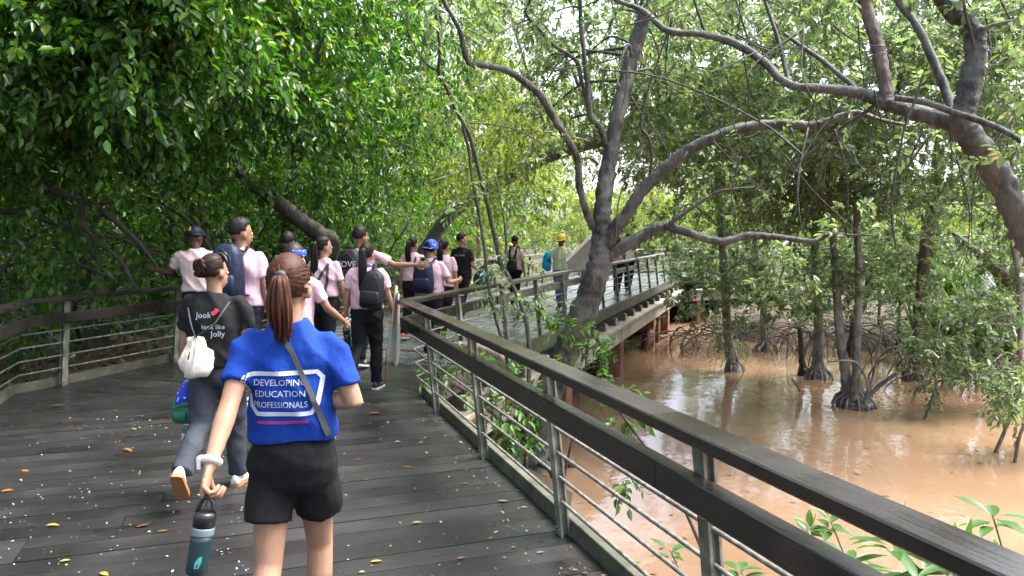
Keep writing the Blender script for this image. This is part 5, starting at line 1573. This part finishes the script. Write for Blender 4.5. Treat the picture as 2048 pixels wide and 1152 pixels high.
mb = MB(); mb.loft([(0, 0, 0, .08, .05), (0, 0, .02, .1, .065), (0, 0, .09, .105, .068), (0, 0, .15, .09, .06), (0, 0, .17, .06, .04)], 20, 3); mb.build('pouch', M['green_pack'], e, True)
mb = MB(); mb.tube([(-.07, -.055, .11), (0, -.066, .13), (.07, -.055, .11), (.095, 0, .1)], .005, 5); mb.tube([(.03, -.066, .0), (.045, -.07, .08), (.03, -.06, .14)], .005, 5); mb.build('piping', M['strap'], e, True)
mb = MB(); mb.loft([(-.03, -.06, .02, .04, .012), (-.03, -.066, .03, .045, .016), (-.03, -.066, .085, .045, .016), (-.03, -.06, .095, .04, .01)], 16, 3); mb.build('pocket', M['green_pack'], e, True)
mb = MB(); mb.tube([(-.04, 0, .16), (-.02, .0, .23), (.02, 0, .23), (.04, 0, .16)], .007, 6); mb.build('handle', M['strap'], e, True)
e, bb = p.item('folded_scarf', hp_ + Vector((-.0, -.03, -.1)), 'blue patterned cloth bunched in the hand above the green pouch', 'scarf')
mb = MB(); mb.loft([(-.03, -.01, -.05, .02, .02), (-.03, -.02, 0, .045, .035), (0, -.02, .07, .055, .04), (.02, -.01, .14, .04, .03), (.03, .0, .19, .015, .015)], 18)
me = mb.mesh('cloth', M['bandana'], True)
for v in me.vertices: v.co += Vector((1, 1, .3)) * .022 * noise.noise(v.co * 28)
link('cloth', me, e)
e, bb = p.item('clear_bottle', hp_ + Vector((-.03, .03, -.22)), 'pale translucent bottle below the green pouch', 'bottle')
bottle(e, .035, .12, 'silicone', 'flask_grey', (0, 0), False)

# 3 the boy in the navy cap at the railing
p = Person('boy in a navy cap and pink T-shirt leaning on the left railing', **PP(398, 9.35), heading=-14, H=1.74, skin='skin_dark', legs=((4, 6, 0), (-4, 6, 0)), lean=(4, -3),
           arms=(((-.5, .3, -.8), (-.75, .6, .12)), None), head=(30, -6, 0), top='pink_pale', hem=.02, bottom='navy_cloth', style='short', sex='m', build=1.12, seed=3)
p.text('achieve', .05, .34, .05, 'print_red')
M['gold'] = plain('gold_thread', (.55, .4, .12), .5)
p.cap('navy_pack', emblem='gold')
# 4 the tall boy
p = Person('tall boy in a pink T-shirt with short black hair, head turned right', **PP(484, 7.3), heading=8, H=1.8, skin='skin_tan', legs=((10, 10, 0), (-12, 18, 18)), head=(42, 0, 0), top='pink_tee', hem=.02, bottom='navy_cloth', style='short', sex='m', build=1.08, seed=4)
p.backpack('large navy backpack of the tall boy', 'navy_pack', w=.15, h=.5, d=.1, dx=-.02)
# 5 the two half hidden behind the woman in blue
p = Person('walker in pink with a blue patterned headscarf, half hidden by the woman in blue', **PP(588, 6.3), heading=2, H=1.58, legs=((14, 12, 0), (-12, 20, 20)), arms=(None, ((.45, .1, -.9), (.35, .7, -.5))), top='pink_tee', hem=.02, style='short', seed=5)
p.cap('black_pack', back=True)
mb = MB(); mb.tube([p.HP(.1 * math.cos(a), -.012 + .118 * math.sin(a), .045) for a in [R(-75) + R(150) * q / 10 for q in range(11)]], .03, 8, squash=(.25, 1), ref=(1, 0, 0)); mb.build('headscarf', M['bandana'], p.root, True)
p = Person('dark haired walker in pink glimpsed above the blue headscarf', **PP(577, 9.6), heading=10, H=1.67, legs=((10, 10, 0), (-10, 16, 12)), top='pink_tee', style='short', sex='m', seed=6)
# 6 the girl with the turquoise bottle
p = Person('girl in pink with a long black ponytail carrying a turquoise bottle', **PP(648, 8.7), heading=12, H=1.63, skin='skin_light', legs=((12, 10, 0), (-12, 20, 18)), arms=(None, ((.2, .05, -1), (.12, .3, -1))), curl=(.5, .9), head=(38, 0, 0), top='pink_tee', hem=.08, style='pony', pony=.5, seed=7)
p.text('a', .05, .36, .05, 'print_pink')
e, bb = p.item('sling_bag', (-.06, -.16, p.hz + .12), 'black sling bag with crossing straps on the ponytailed girl', 'bag')
mb = MB(); mb.loft([(-.06, -.02, -.1, .07, .03), (-.06, -.02, -.06, .1, .05), (-.05, -.02, .04, .1, .05), (-.04, -.01, .1, .07, .03)], 18, 2.6); mb.build('pouch', M['black_pack'], e, True)
for pts in ([(.1, .47), (.02, .33), (-.06, .2)], [(-.13, .44), (-.1, .3), (-.06, .2)], [(.09, .47), (.1, .3), (.06, .1)]):
    o = p.ribbon(pts, .03, 'strap', 'strap', off=.008, th=.003, parent=e); o.data.transform(Matrix.Translation(-bb))
g_ = p.Wr[1] + p.hand1[0] * .1
e, bb = p.item('water_bottle', g_, 'turquoise bottle in the hand of the ponytailed girl', 'bottle', 'bottles carried by the walkers')
bottle(e, .042, .22, 'flask_turq', 'mint', (-8, 0), True)
# 7 the boy reaching out
p = P7 = Person('boy in pink reaching his arm out to the right', **PP(722, 9.4), heading=14, H=1.74, skin='skin_tan', legs=((10, 10, 0), (-10, 16, 12)), arms=(None, ((.8, .15, -.42), (1, .25, .02))), curl=(.5, .25), head=(20, 0, 0), top='pink_tee', style='short', sex='m', build=1.05, seed=8)
p.backpack('black backpack with white lettering behind the long ponytail', 'black_pack', w=.15, h=.46, d=.09, dx=-.04, print_='MOVE')
# 8 the girl with the banner
p = P8 = Person('girl in pink with a very long ponytail holding a rolled banner pole', **PP(733, 7.95), heading=6, H=1.56, skin='skin_light', build=1.06, legs=((-14, 46, 46), (8, 8, 0)), arms=(((-.2, -.05, -1), (-.12, .15, -1)), ((.25, .1, -1), (.2, .3, -1))), curl=(.8, .95), head=(2, 0, 0), top='pink_tee', hem=.05, style='pony', pony=.58, seed=9)
p.text('achieve', -.05, .35, .045, 'print_red'); p.text('xx', .04, .1, .05, 'print_pink')
p.backpack('charcoal backpack hung on one shoulder beside the long ponytail', 'black_pack', w=.13, h=.42, d=.075, dx=.1, dz=.0, one=True, tilt=6)
mb = MB(); mb.tube([p.U((.06 * math.cos(a), -.005 + .06 * math.sin(a), p.hz + .535)) for a in [2 * math.pi * q / 14 for q in range(15)]], .016, 7); mb.build('neckerchief', M['bandana'], p.root, True)
g_ = p.Wr[0] + p.hand0[0] * .1
e, bb = p.item('water_bottle', g_, 'dark teal bottle swinging from the hand of the girl with the banner', 'bottle', 'bottles carried by the walkers')
bottle(e, .04, .26, 'flask_teal', 'flask_black', (-4, 10), True)
# banner
hw = p.root.matrix_basis if False else None
M['banner'] = noisy('painted_banner_cloth', [(.3, (.26, .17, .12)), (.5, (.34, .31, .27)), (.62, (.22, .3, .29)), (.75, (.32, .17, .12))], scale=5, detail=4, rough=.8, bump=.2)
M['dowel'] = plain('bamboo_pole', (.5, .33, .2), .6)
pt, pb = W(793, 572, 8.0), W(770, 768, 8.05)
e = empty('banner', pb, 0, 'rolled painted banner on a pale wooden pole, tip touching the deck', 'banner')
mb = MB(); mb.tube([Vector((0, 0, 0)), pt - pb], .014, 8); mb.build('pole', M['dowel'], e, True)
mb = MB(); ax_ = (pt - pb)
vs, fs = [], []
nr, nc = 14, 9
for i in range(nr):
    t_ = .22 + .75 * i / (nr - 1)
    c_ = ax_ * t_
    for j in range(nc):
        u = j / (nc - 1)
        wv = (.075 + .035 * math.sin(t_ * 5)) * (1 if t_ < .9 else .6)
        vs.append(c_ + Vector((.016 + (u - .28) * wv * 1.25, -.03 * math.sin(u * 9 + t_ * 2) - .02, -.06 * u)))
for i in range(nr - 1):
    for j in range(nc - 1): fs.append((i * nc + j, i * nc + j + 1, (i + 1) * nc + j + 1, (i + 1) * nc + j))
mb.add(vs, fs); o = mb.build('cloth', M['banner'], e, True)
sm = o.modifiers.new('thick', 'SOLIDIFY'); sm.thickness = .006
# 9-11 the group at the bend
p = Person('ponytailed girl in pink with orange shoes ahead of the blue cap', **PP(826, 11.8), heading=16, H=1.6, skin='skin_light', legs=((-8, 14, 10), (10, 10, 0)), head=(14, 0, 0), top='pink_tee', hem=.08, style='pony', pony=.36, shoe='orange_shoe', seed=10)
p.ribbon([(.09, .47), (.07, .3)], .03, 'strap', 'strap', off=.006)
p = Person('walker in pink wearing a blue patterned cap, arm bent', **PP(862, 9.9), heading=14, H=1.57, skin='skin_light', legs=((10, 8, 0), (-12, 24, 24)), arms=(None, ((.3, .0, -.95), (.25, .9, .1))), head=(8, -6, 8), top='pink_tee', style='bun', build=1.05, seed=11)
p.cap('bandana', back=True)
p.backpack('navy backpack below the blue patterned cap', 'navy_pack', w=.145, h=.44, d=.09, dx=-.03)
p = Person('girl in pink with a low ponytail walking beside the boy in black', **PP(888, 11.6), heading=18, H=1.57, skin='skin_light', legs=((12, 10, 0), (-12, 20, 18)), head=(10, 0, 0), top='pink_tee', style='pony', pony=.3, seed=12)
# 12 the boy in black
p = P12 = Person('boy in a black T-shirt carrying a teal bag at the bend', **PP(924, 14.2), heading=26, H=1.66, skin='skin_light', legs=((14, 10, 0), (-14, 22, 20)), arms=(None, ((.16, .05, -1), (.05, .75, -.35))), head=(46, 0, 0), top='black_tee', hem=.02, style='short', sex='m', build=1.06, seed=13)
p.text('CIVIL WAY', 0, .36, .05, 'print_white')
g_ = p.Wr[1] + Vector((.02, .05, -.28))
e, bb = p.item('duffel_bag', g_, 'teal and black bag under the arm of the boy in black', 'bag')
mb = MB(); mb.loft([(0, 0, 0, .1, .06), (0, 0, .03, .14, .09), (0, 0, .15, .14, .09), (0, 0, .24, .09, .06), (0, 0, .27, .04, .03)], 18, 2.6)
me = mb.mesh('bag_body', M['teal_pack'], True)
for v in me.vertices: v.co += Vector((1, 1, .4)) * .03 * noise.noise(v.co * 14)
link('bag_body', me, e)
mb = MB(); mb.tube([(-.06, 0, .24), (-.03, 0, .33), (.03, 0, .33), (.06, 0, .24)], .008, 6); mb.build('handle', M['strap'], e, True)
# 13 on the bridge
p = Person('walker in pale pink with a black bag on the bridge, seen through leaves', **PP(1030, 16.6), heading=24, H=1.6, legs=((10, 10, 0), (-10, 16, 12)), top='pink_pale', style='short', sex='m', seed=14)
p.backpack('black bag worn low by the walker on the bridge', 'black_pack', w=.13, h=.3, d=.08, dz=-.1)
# 14 the worker with the yellow helmet, coming towards us
M['hi_vis'] = plain('lime_vest', (.45, .62, .06), .6)
M['reflective'] = plain('silver_tape', (.6, .6, .6), .3)
M['helmet_y'] = plain('yellow_helmet', (.75, .5, .02), .35)
M['cyan'] = cloth('cyan_raincoat', (.01, .34, .62), var=.3)
p = Person('worker in a yellow helmet and lime vest walking towards the camera', **PP(1122, 16.2), heading=196, H=1.62, skin='skin_dark', legs=((8, 8, 0), (-10, 18, 14)), arms=(((-.3, .1, -.9), (.1, .9, .1)), ((.35, .2, -.9), (-.2, .9, .1))), head=(8, -4, 0), top='white_cloth', bottom='blue_jean', style='short', sex='m', build=1.08, shoe='black_shoe', sole='black_shoe', seed=15)
p.cap('helmet_y', hard=True)
for sg in (-1, 1):
    p.ribbon([(.075 * sg, .5), (.085 * sg, .35), (.09 * sg, .04)], .085, 'hi_vis', 'vest_panel', off=.006, frm=1, th=.004)
    p.ribbon([(.075 * sg, .49), (.085 * sg, .35), (.09 * sg, .05)], .022, 'reflective', 'reflective_tape', off=.013, frm=1)
p.ribbon([(-.13, .2), (0, .2), (.13, .2)], .03, 'reflective', 'reflective_tape', off=.013, frm=1)
p.ribbon([(-.14, .3), (0, .3), (.14, .3)], .28, 'hi_vis', 'vest_panel', off=.006, frm=-1)
e, bb = p.item('raincoat', p.E[1] + Vector((0, .04, -.1)), 'bright cyan raincoat over the arm of the worker in the yellow helmet', 'coat')
mb = MB(); mb.loft([(.02, .02, -.12, .07, .05), (.03, .02, -.06, .1, .08), (.02, .02, .06, .1, .08), (.02, 0, .2, .085, .07), (0, -.02, .3, .05, .05)], 18)
me = mb.mesh('folds', M['cyan'], True)
for v in me.vertices: v.co += Vector((1, 1, .3)) * .03 * noise.noise(v.co * 15)
link('folds', me, e)
# 15, 16 behind the forked trunk
M['orange_vest'] = plain('orange_vest', (.75, .12, .03), .6)
p = Person('worker with a white cap and orange vest, mostly hidden by the forked trunk', **PP(1178, 16.8), heading=190, H=1.62, skin='skin_dark', legs=((6, 8, 0), (-8, 14, 10)), top='orange_vest', bottom='navy_cloth', style='short', sex='m', seed=16)
p.cap('white_cloth')
p = Person('walker in a white T-shirt and dark trousers at the far end of the bridge', **PP(1258, 21), heading=26, H=1.66, legs=((10, 10, 0), (-10, 16, 12)), top='white_cloth', style='short', sex='m', seed=17)
p = Person('walker in a pink T-shirt just past the forked trunk on the bridge', **PP(1236, 20), heading=26, H=1.58, legs=((10, 10, 0), (-10, 16, 12)), top='pink_tee', style='pony', seed=18)
bpy.data.scenes.remove(TMP)
# ------------------------------------------------------------------ sapling stems and shrubs in the angle of the walkway
sb = Vector((.15, 8.45, -1.25))
t = Tree('sapling', 'thin black double stem climbing past the handrail corner', sb, cat='sapling', bark='bark_dark')
t.limb([sb] + [W(x, y, Y) for x, y, Y in ((1058, 740, 8.4), (1056, 670, 8.4), (1046, 620, 8.4), (1020, 560, 8.4), (1003, 530, 8.4), (993, 490, 8.4), (975, 410, 8.3), (955, 330, 8.2), (938, 270, 8.1), (919, 234, 8), (895, 180, 7.9), (878, 143, 7.8), (879, 90, 7.7), (869, 0, 7.6), (860, -90, 7.5))], [.03, .028, .027, .026, .026, .028, .026, .024, .023, .023, .022, .02, .018, .015, .012, .006], name='stem', n=7)
t.limb_px([(919, 234, 7), (930, 270, 7), (938, 304, 7), (945, 360, 7), (958, 430, 7), (969, 500, 7), (975, 560, 7), (992, 640, 7), (1010, 700, 8), (1020, 760, 9)], 8.0, 8.5, name='stem', n=7)
t.limb_px([(878, 143, 6), (855, 130, 5), (840, 110, 4), (815, 60, 3), (800, 10, 2)], 7.8, 7.4, n=6)
t.limb_px([(1003, 530, 8), (985, 522, 8), (965, 535, 7), (955, 560, 5)], 8.4, 8.5, n=6)
t.limb_px([(1010, 545, 6), (1012, 480, 5), (1005, 420, 4), (990, 350, 3)], 8.4, 8.2, n=6)
t.limb_px([(940, 246, 4), (990, 250, 4), (1040, 262, 3), (1090, 290, 2)], 8.0, 8.2, n=5)
cl = px_clumps([(880, 60, 7.6, .45, 20), (900, 190, 8, .4, 16), (1010, 520, 8.4, .22, 10), (1040, 590, 8.4, .25, 12), (990, 580, 8.5, .2, 8), (960, 400, 8.2, .3, 8), (1080, 300, 8.2, .3, 8)])
t.crown(cl, 'leaf_mang', ll=.085, k=8, L=.26, near=True)
for x, y, z, lab, items in ((.55, 8.7, -1.5, 'leafy shrub sprouting round the foot of the forked tree', [(1180, 668, 8.9, .2, 8), (1150, 705, 8.7, .22, 8), (1110, 640, 8.8, .14, 6), (1205, 700, 8.8, .18, 10), (1080, 600, 8.7, .12, 5), (1215, 735, 8.8, .14, 7), (1130, 655, 8.7, .14, 6)]),
                            (-.1, 8.3, -1.2, 'leafy shrub growing behind the bars at the railing corner', [(1000, 830, 7.4, .2, 12), (1020, 760, 7.6, .18, 9), (975, 760, 7.6, .18, 9), (1050, 860, 7.3, .2, 11), (930, 720, 7.8, .18, 9), (905, 690, 7.9, .2, 14), (1060, 800, 7.5, .2, 14), (985, 880, 7.2, .2, 14), (885, 745, 7.8, .2, 14)]),
                            (1.9, 6.6, -1.62, 'small sprig of leaves hanging over the water behind the handrail', [(1240, 825, 6.4, .14, 10), (1255, 955, 6.4, .1, 6), (1225, 780, 6.5, .08, 5)])):
    b = Vector((x, y, z))
    t = Tree('shrub', lab, b, cat='shrub', group='shrubs beside the handrail', bark='bark_dark')
    cl = px_clumps(items)
    t.limb([b, b.lerp(cl[0][0], .5) + Vector((.05, 0, .1)), cl[0][0]], [.02, .014, .008], name='stem', n=6)
    t.skel = t.skel[:]
    t.crown(cl, 'leaf_big', ll=.085, k=7, L=.2, wr=.46, near=True, droop=.35, twigs=True)
    t.boughs(cl, .009)
# pale driftwood and roots on the silt
rd = random.Random(8)
for i, (pp, Y0, Y1, mt, lab) in enumerate((([(880, 700, 14), (930, 690, 16), (985, 705, 15), (1040, 745, 12)], 8.6, 8.9, 'bark_pale', 'pale driftwood log behind the railing corner'),
                                       ([(960, 790, 14), (1010, 770, 16), (1070, 790, 14), (1110, 830, 10)], 8.7, 9.2, 'bark_pale', 'bent pale root lying on the silt'),
                                       ([(900, 760, 12), (960, 800, 14), (1010, 850, 14), (1050, 910, 10)], 8.2, 9.0, 'bark_brown', 'brown log lying on the silt below the shrub'))):
    P, Q = px_path(pp, Y0, Y1)
    for q in P: q.z = max(q.z, WATER_Z + .05)
    t = Tree('driftwood', lab, P[0], cat='log', group='driftwood in the angle of the walkway', bark=mt)
    t.limb(P, Q, name='log', n=8, wob=.3)

# ------------------------------------------------------------------ big leaved plants by the near handrail, leaf by leaf
def one_leaf(name, base, d, up, L, Wd, mat, parent, curl=.18, fold=.18, off=Vector((0, 0, 0))):
    d = d.normalized(); s = d.cross(up).normalized(); n = s.cross(d).normalized()
    prof = ((0, .04), (.12, .35), (.3, .85), (.5, 1.0), (.7, .82), (.88, .4), (1, .02))
    vs, fs = [], []
    for t_, w_ in prof:
        c = base + d * (L * t_) - n * (curl * L * t_ * t_)
        for k in (-1, 0, 1): vs.append(c + s * (k * w_ * Wd / 2) + n * (abs(k) * w_ * Wd * fold) - off)
    for i in range(len(prof) - 1):
        for k in range(2):
            a = i * 3 + k; fs.append((a, a + 1, a + 4, a + 3))
    mb = MB(); mb.add(vs, fs)
    return mb.build(name, M[mat], parent, smooth=True)
M['leaf_young'] = leaf_mat('young_leaf', [(0, (.07, .17, .025)), (1, (.11, .22, .03))], trans=.35, rough=.3, tint=(1.6, 1.6, .5))
rl2 = random.Random(3)
def rosette(label, c, foot, n, L, Wd, mat='leaf_big', name='leafy_plant', young=2, spread=(-.25, .5)):
    foot = Vector(foot); c = Vector(c)
    e = empty(name, foot, 0, label, 'plant', 'big leaved plants beyond the handrail')
    mb = MB(); mb.tube([p_ - foot for p_ in crom([foot, foot.lerp(c, .5) + Vector((.04, 0, -.05)), c], 5)], [.007 - .003 * i / 10 for i in range(11)], 6); mb.build('stem', M['bark_brown'], e, True)
    for i in range(n):
        a = i * 2.4 + rl2.uniform(-.3, .3); el = rl2.uniform(*spread)
        d = Vector((math.cos(a) * math.cos(el), math.sin(a) * math.cos(el), math.sin(el)))
        one_leaf('leaf', c + d * .012 + Vector((0, 0, -.012 * i * .7)), d, Vector((0, 0, 1)), L * rl2.uniform(.7, 1.15), Wd * rl2.uniform(.85, 1.15), mat, e, off=foot)
    for i in range(young):
        a = rl2.uniform(0, 6.28)
        d = Vector((math.cos(a) * .35, math.sin(a) * .35, 1))
        one_leaf('leaf', c, d, Vector((d.x, d.y, -.1)), L * .8, Wd * .7, 'leaf_young', e, off=foot, curl=.05)
    return e
rosette('whorl of long glossy leaves with two bright upright shoots beyond the handrail', W(1782, 1078, 3.3), W(1960, 1260, 3.2), 10, .24, .055)
rosette('whorl of long leaves low at the bottom right corner', W(1918, 1118, 3.2), W(1985, 1300, 3.1), 11, .24, .06)
rosette('leaf tips showing above the near handrail at the right edge', W(1985, 1030, 3.6), W(2010, 1200, 3.5), 9, .22, .06, young=0)
rosette('leafy twig between the two wooden rails', W(1660, 1040, 3.9), W(1720, 1230, 3.7), 9, .12, .055, spread=(-.2, .7))
rosette('leafy twig rising left of the bright shoots', W(1620, 1055, 3.9), W(1650, 1250, 3.7), 7, .12, .055, spread=(-.1, .7))
rosette('pair of dark oval leaves below the lower rail', W(1615, 1105, 3.3), W(1660, 1260, 3.2), 7, .13, .065, spread=(-1.1, .1), young=0)
rosette('dark oval leaves hanging under the lower rail', W(1545, 1070, 3.6), W(1590, 1280, 3.4), 6, .12, .06, spread=(-1.0, .2), young=0)
rosette('fern green leaves pushing out under the kerb', W(1228, 1118, 4.3), W(1262, 1220, 4.2), 9, .2, .045, young=0)
rosette('small leafy shoot beside the second near post', W(1340, 1100, 4.2), W(1390, 1240, 4.1), 7, .12, .045, young=0)
for k, (x, y, Y, L_) in enumerate(((1700, 1120, 3.6, .2), (1830, 1150, 3.3, .22), (1990, 1140, 3.1, .22), (1480, 1140, 3.9, .14), (1870, 1070, 3.7, .2))):
    rosette(('broad whorl of leaves between the bright shoots and the oval leaves', 'low whorl of long leaves at the bottom edge under the lower rail', 'whorl of long leaves cut by the bottom right corner', 'small tuft of leaves beside the near post', 'half hidden whorl of leaves just below the top rail')[k], W(x, y, Y), W(x + 60, y + 160, Y - .1), 10, L_, .055, young=0)
# ------------------------------------------------------------------ the reading board on the bridge
M['board_grey'] = noisy('weathered_board', [(.3, (.2, .2, .19)), (.7, (.32, .32, .3))], scale=8, rough=.8)
M['board_white'] = noisy('white_panel', [(.3, (.68, .68, .66)), (.7, (.82, .82, .8))], scale=10, rough=.5, bump=.05)
c = W(1150, 512, 14.0); c2 = Vector((c.x, c.y, 0))
e = empty('information_board', (c2.x + .1, c2.y, 0), -R(6), 'grey lectern board with a slanted white panel beside the yellow helmet', 'sign')
prof = [(-.24, 1.14), (.17, 1.55), (.24, 1.55), (.26, 1.0), (-.24, .95)]
mb = MB(); n = len(prof); vs = [(x_, y_, z_) for y_ in (-.03, .5) for x_, z_ in prof]
mb.add(vs, [tuple(range(n)), tuple(range(2 * n - 1, n - 1, -1))] + [(i, n + i, n + (i + 1) % n, (i + 1) % n) for i in range(n)])
link('casing', fix_normals(mb.mesh('casing', M['board_grey'])), e)
mb = MB(); a_ = math.atan2(.41, .41)
mb.box((-.05, .235, 1.368), (.62, .6, .05), Matrix.Rotation(-a_, 3, 'Y')); link('panel', bevel_mesh(mb.mesh('panel', M['board_white']), .004), e)
mb = MB()
for y_ in (.08, .4):
    mb = MB(); mb.box((.05, y_, .48), (.08, .08, .97)); mb.build('leg', M['steel'], e)
for k in range(5):
    mb = MB(); mb.box((-.05 - .16 + .075 * k, .235, 1.368 - .16 + .075 * k), (.012, .4 - .1 * (k % 2), .055), Matrix.Rotation(-a_, 3, 'Y')); mb.build('text_line', M['board_grey'], e)

# ------------------------------------------------------------------ fallen leaves and petals on the deck
for nm, c in (('yellow', (.3, .2, .03)), ('orange', (.24, .095, .025)), ('green', (.15, .18, .035)), ('brown', (.15, .07, .04)), ('grey', (.17, .16, .16))):
    M['fallen_' + nm] = noisy('fallen_' + nm, [(.3, tuple(v * .7 for v in c)), (.7, c)], scale=20, rough=.45, bump=.2)
FL = [(112, 812, 'yellow', 36), (141, 836, 'orange', 15), (230, 822, 'orange', 16), (268, 858, 'green', 18), (255, 901, 'orange', 30), (50, 941, 'orange', 26), (14, 981, 'orange', 28), (105, 1051, 'yellow', 33), (130, 1121, 'yellow', 24), (208, 1148, 'yellow', 30),
      (170, 772, 'orange', 18), (250, 748, 'brown', 16), (748, 827, 'orange', 33), (741, 846, 'brown', 11), (672, 874, 'brown', 12), (815, 934, 'orange', 23), (733, 958, 'green', 15), (853, 905, 'yellow', 13), (842, 885, 'yellow', 13), (800, 1045, 'orange', 13), (834, 1045, 'green', 26),
      (992, 1064, 'green', 14), (1027, 1094, 'green', 14), (752, 1122, 'yellow', 30), (724, 1144, 'green', 16), (922, 1115, 'brown', 20), (930, 967, 'brown', 20), (1005, 1002, 'grey', 28), (921, 884, 'yellow', 15), (285, 1052, 'brown', 34), (325, 1062, 'brown', 28),
      (830, 741, 'orange', 18), (716, 919, 'brown', 16), (795, 884, 'grey', 17), (911, 925, 'grey', 13), (1081, 1104, 'grey', 20), (1048, 1014, 'grey', 17), (365, 983, 'yellow', 18), (377, 1004, 'yellow', 13), (885, 845, 'orange', 11), (838, 860, 'brown', 11), (940, 898, 'brown', 12), (872, 1108, 'brown', 10), (1015, 1052, 'grey', 12), (760, 1000, 'brown', 10), (1170, 1146, 'brown', 20), (1150, 1140, 'orange', 18), (1208, 1150, 'yellow', 16)]
rfl = random.Random(12)
seen_lab = {}
for (x, y, colr, s) in FL:
    g_ = G(x, y, .006)
    L_ = min(.11, .85 * s * g_.y / FPX)
    zone = ('close to the left kerb' if x < 280 and y < 800 else 'on the open deck left of the woman in black' if x < 300 and y < 1000 else 'near the bottom left corner' if x < 400 else 'by the feet of the woman in black' if x < 500 else
            'near the foot of the banner pole' if y < 780 else 'beside the right kerb' if x > 880 else 'on the deck right of the woman in blue' if y < 1000 else 'near the bottom edge between woman in blue and kerb')
    size = 'large' if s > 24 else 'small' if s < 16 else 'curled'
    lab = '%s %s fallen leaf %s' % (size, colr, zone)
    e_ = bpy.data.objects.new('fallen_leaf', None)
    a = rfl.uniform(0, 6.28) if s < 16 else rfl.uniform(-.5, .5)
    mb_off = Vector((0, 0, 0))
    d = Vector((math.cos(a), math.sin(a), 0))
    o = one_leaf('fallen_leaf', -d * L_ * .5, d, Vector((rfl.uniform(-.15, .15), rfl.uniform(-.15, .15), 1)), L_, L_ * rfl.uniform(.38, .55), 'fallen_' + colr, None, curl=rfl.uniform(-.15, .12), fold=rfl.uniform(.05, .25))
    bpy.data.objects.remove(e_)
    zmin = min(v.co.z for v in o.data.vertices)
    o.location = (g_.x, g_.y, .004 - zmin)
    tag(o, lab, 'leaf', 'leaves fallen on the deck')
rs = NR(5)
pts = []
while len(pts) < 2600:
    s = rs.uniform(2, 15); tt = rs.uniform(.1, 3.9)
    p_ = R0 + D1 * s + perp_left(D1) * tt if s < 12 else RC + D2 * (s - 12) + perp_left(D2) * tt
    dens = .25 + .75 * (noise.noise(Vector((p_.x * .8, p_.y * .8, 3))) > -.05) * (1 if tt > 1.6 else .45)
    if rs.uniform() < dens * .8: pts.append((p_.x, p_.y, .004))
A = np.array(pts); n = len(A)
V, F = spray_leaves(A, rs.normal(size=(n, 3)) * np.array([[1, 1, .02]]), .004, 1, .016, .55, .0, False, rs, curl=.1)
V[:, 2] = np.clip(V[:, 2], .0035, .014)
M['petal'] = leaf_mat('white_petal', [(0, (.18, .17, .16)), (.6, (.4, .39, .37)), (1, (.6, .59, .55))], trans=.2, rough=.5, tint=(1, 1, 1))
tag(link('petals', np_mesh('petals', V, F, M['petal'])), 'tiny white petals sprinkled over the deck', 'petals', kind='stuff')
n = 260                                                     # crumbs and dead leaves gathered along the right kerb
s = rs.uniform(2.5, 11.8, n); tt = np.abs(rs.normal(0, .16, n)) + .02
A = np.array([[*(R0 + D1 * a + perp_left(D1) * b), .005] for a, b in zip(s, tt)])
V, F = spray_leaves(A, rs.normal(size=(n, 3)) * np.array([[1, 1, .02]]), .004, 1, .03, .4, .0, False, rs, curl=.1)
V[:, 2] = np.clip(V[:, 2], .0035, .016)
tag(link('kerb_debris', np_mesh('kerb_debris', V, F, M['litter'])), 'crumbs of dead leaves gathered along the right kerb', 'debris', kind='stuff')
# leaves afloat
n = 900
A = np.stack([rs.uniform(-1, 16, n), rs.uniform(4, 22, n), np.full(n, WATER_Z + .004)], 1)
V, F = spray_leaves(A, rs.normal(size=(n, 3)) * np.array([[1, 1, .02]]), .004, 1, .085, .4, .0, False, rs, curl=.05)
V[:, 2] = np.clip(V[:, 2], WATER_Z + .003, WATER_Z + .012)
M['afloat'] = leaf_mat('sodden_leaf', [(0, (.05, .025, .015)), (.7, (.1, .05, .028)), (1, (.2, .1, .05))], trans=.1, rough=.4, tint=(1, 1, 1))
tag(link('floating_leaves', np_mesh('floating_leaves', V, F, M['afloat'])), 'small dark leaves adrift on the brown water', 'leaves', kind='stuff')
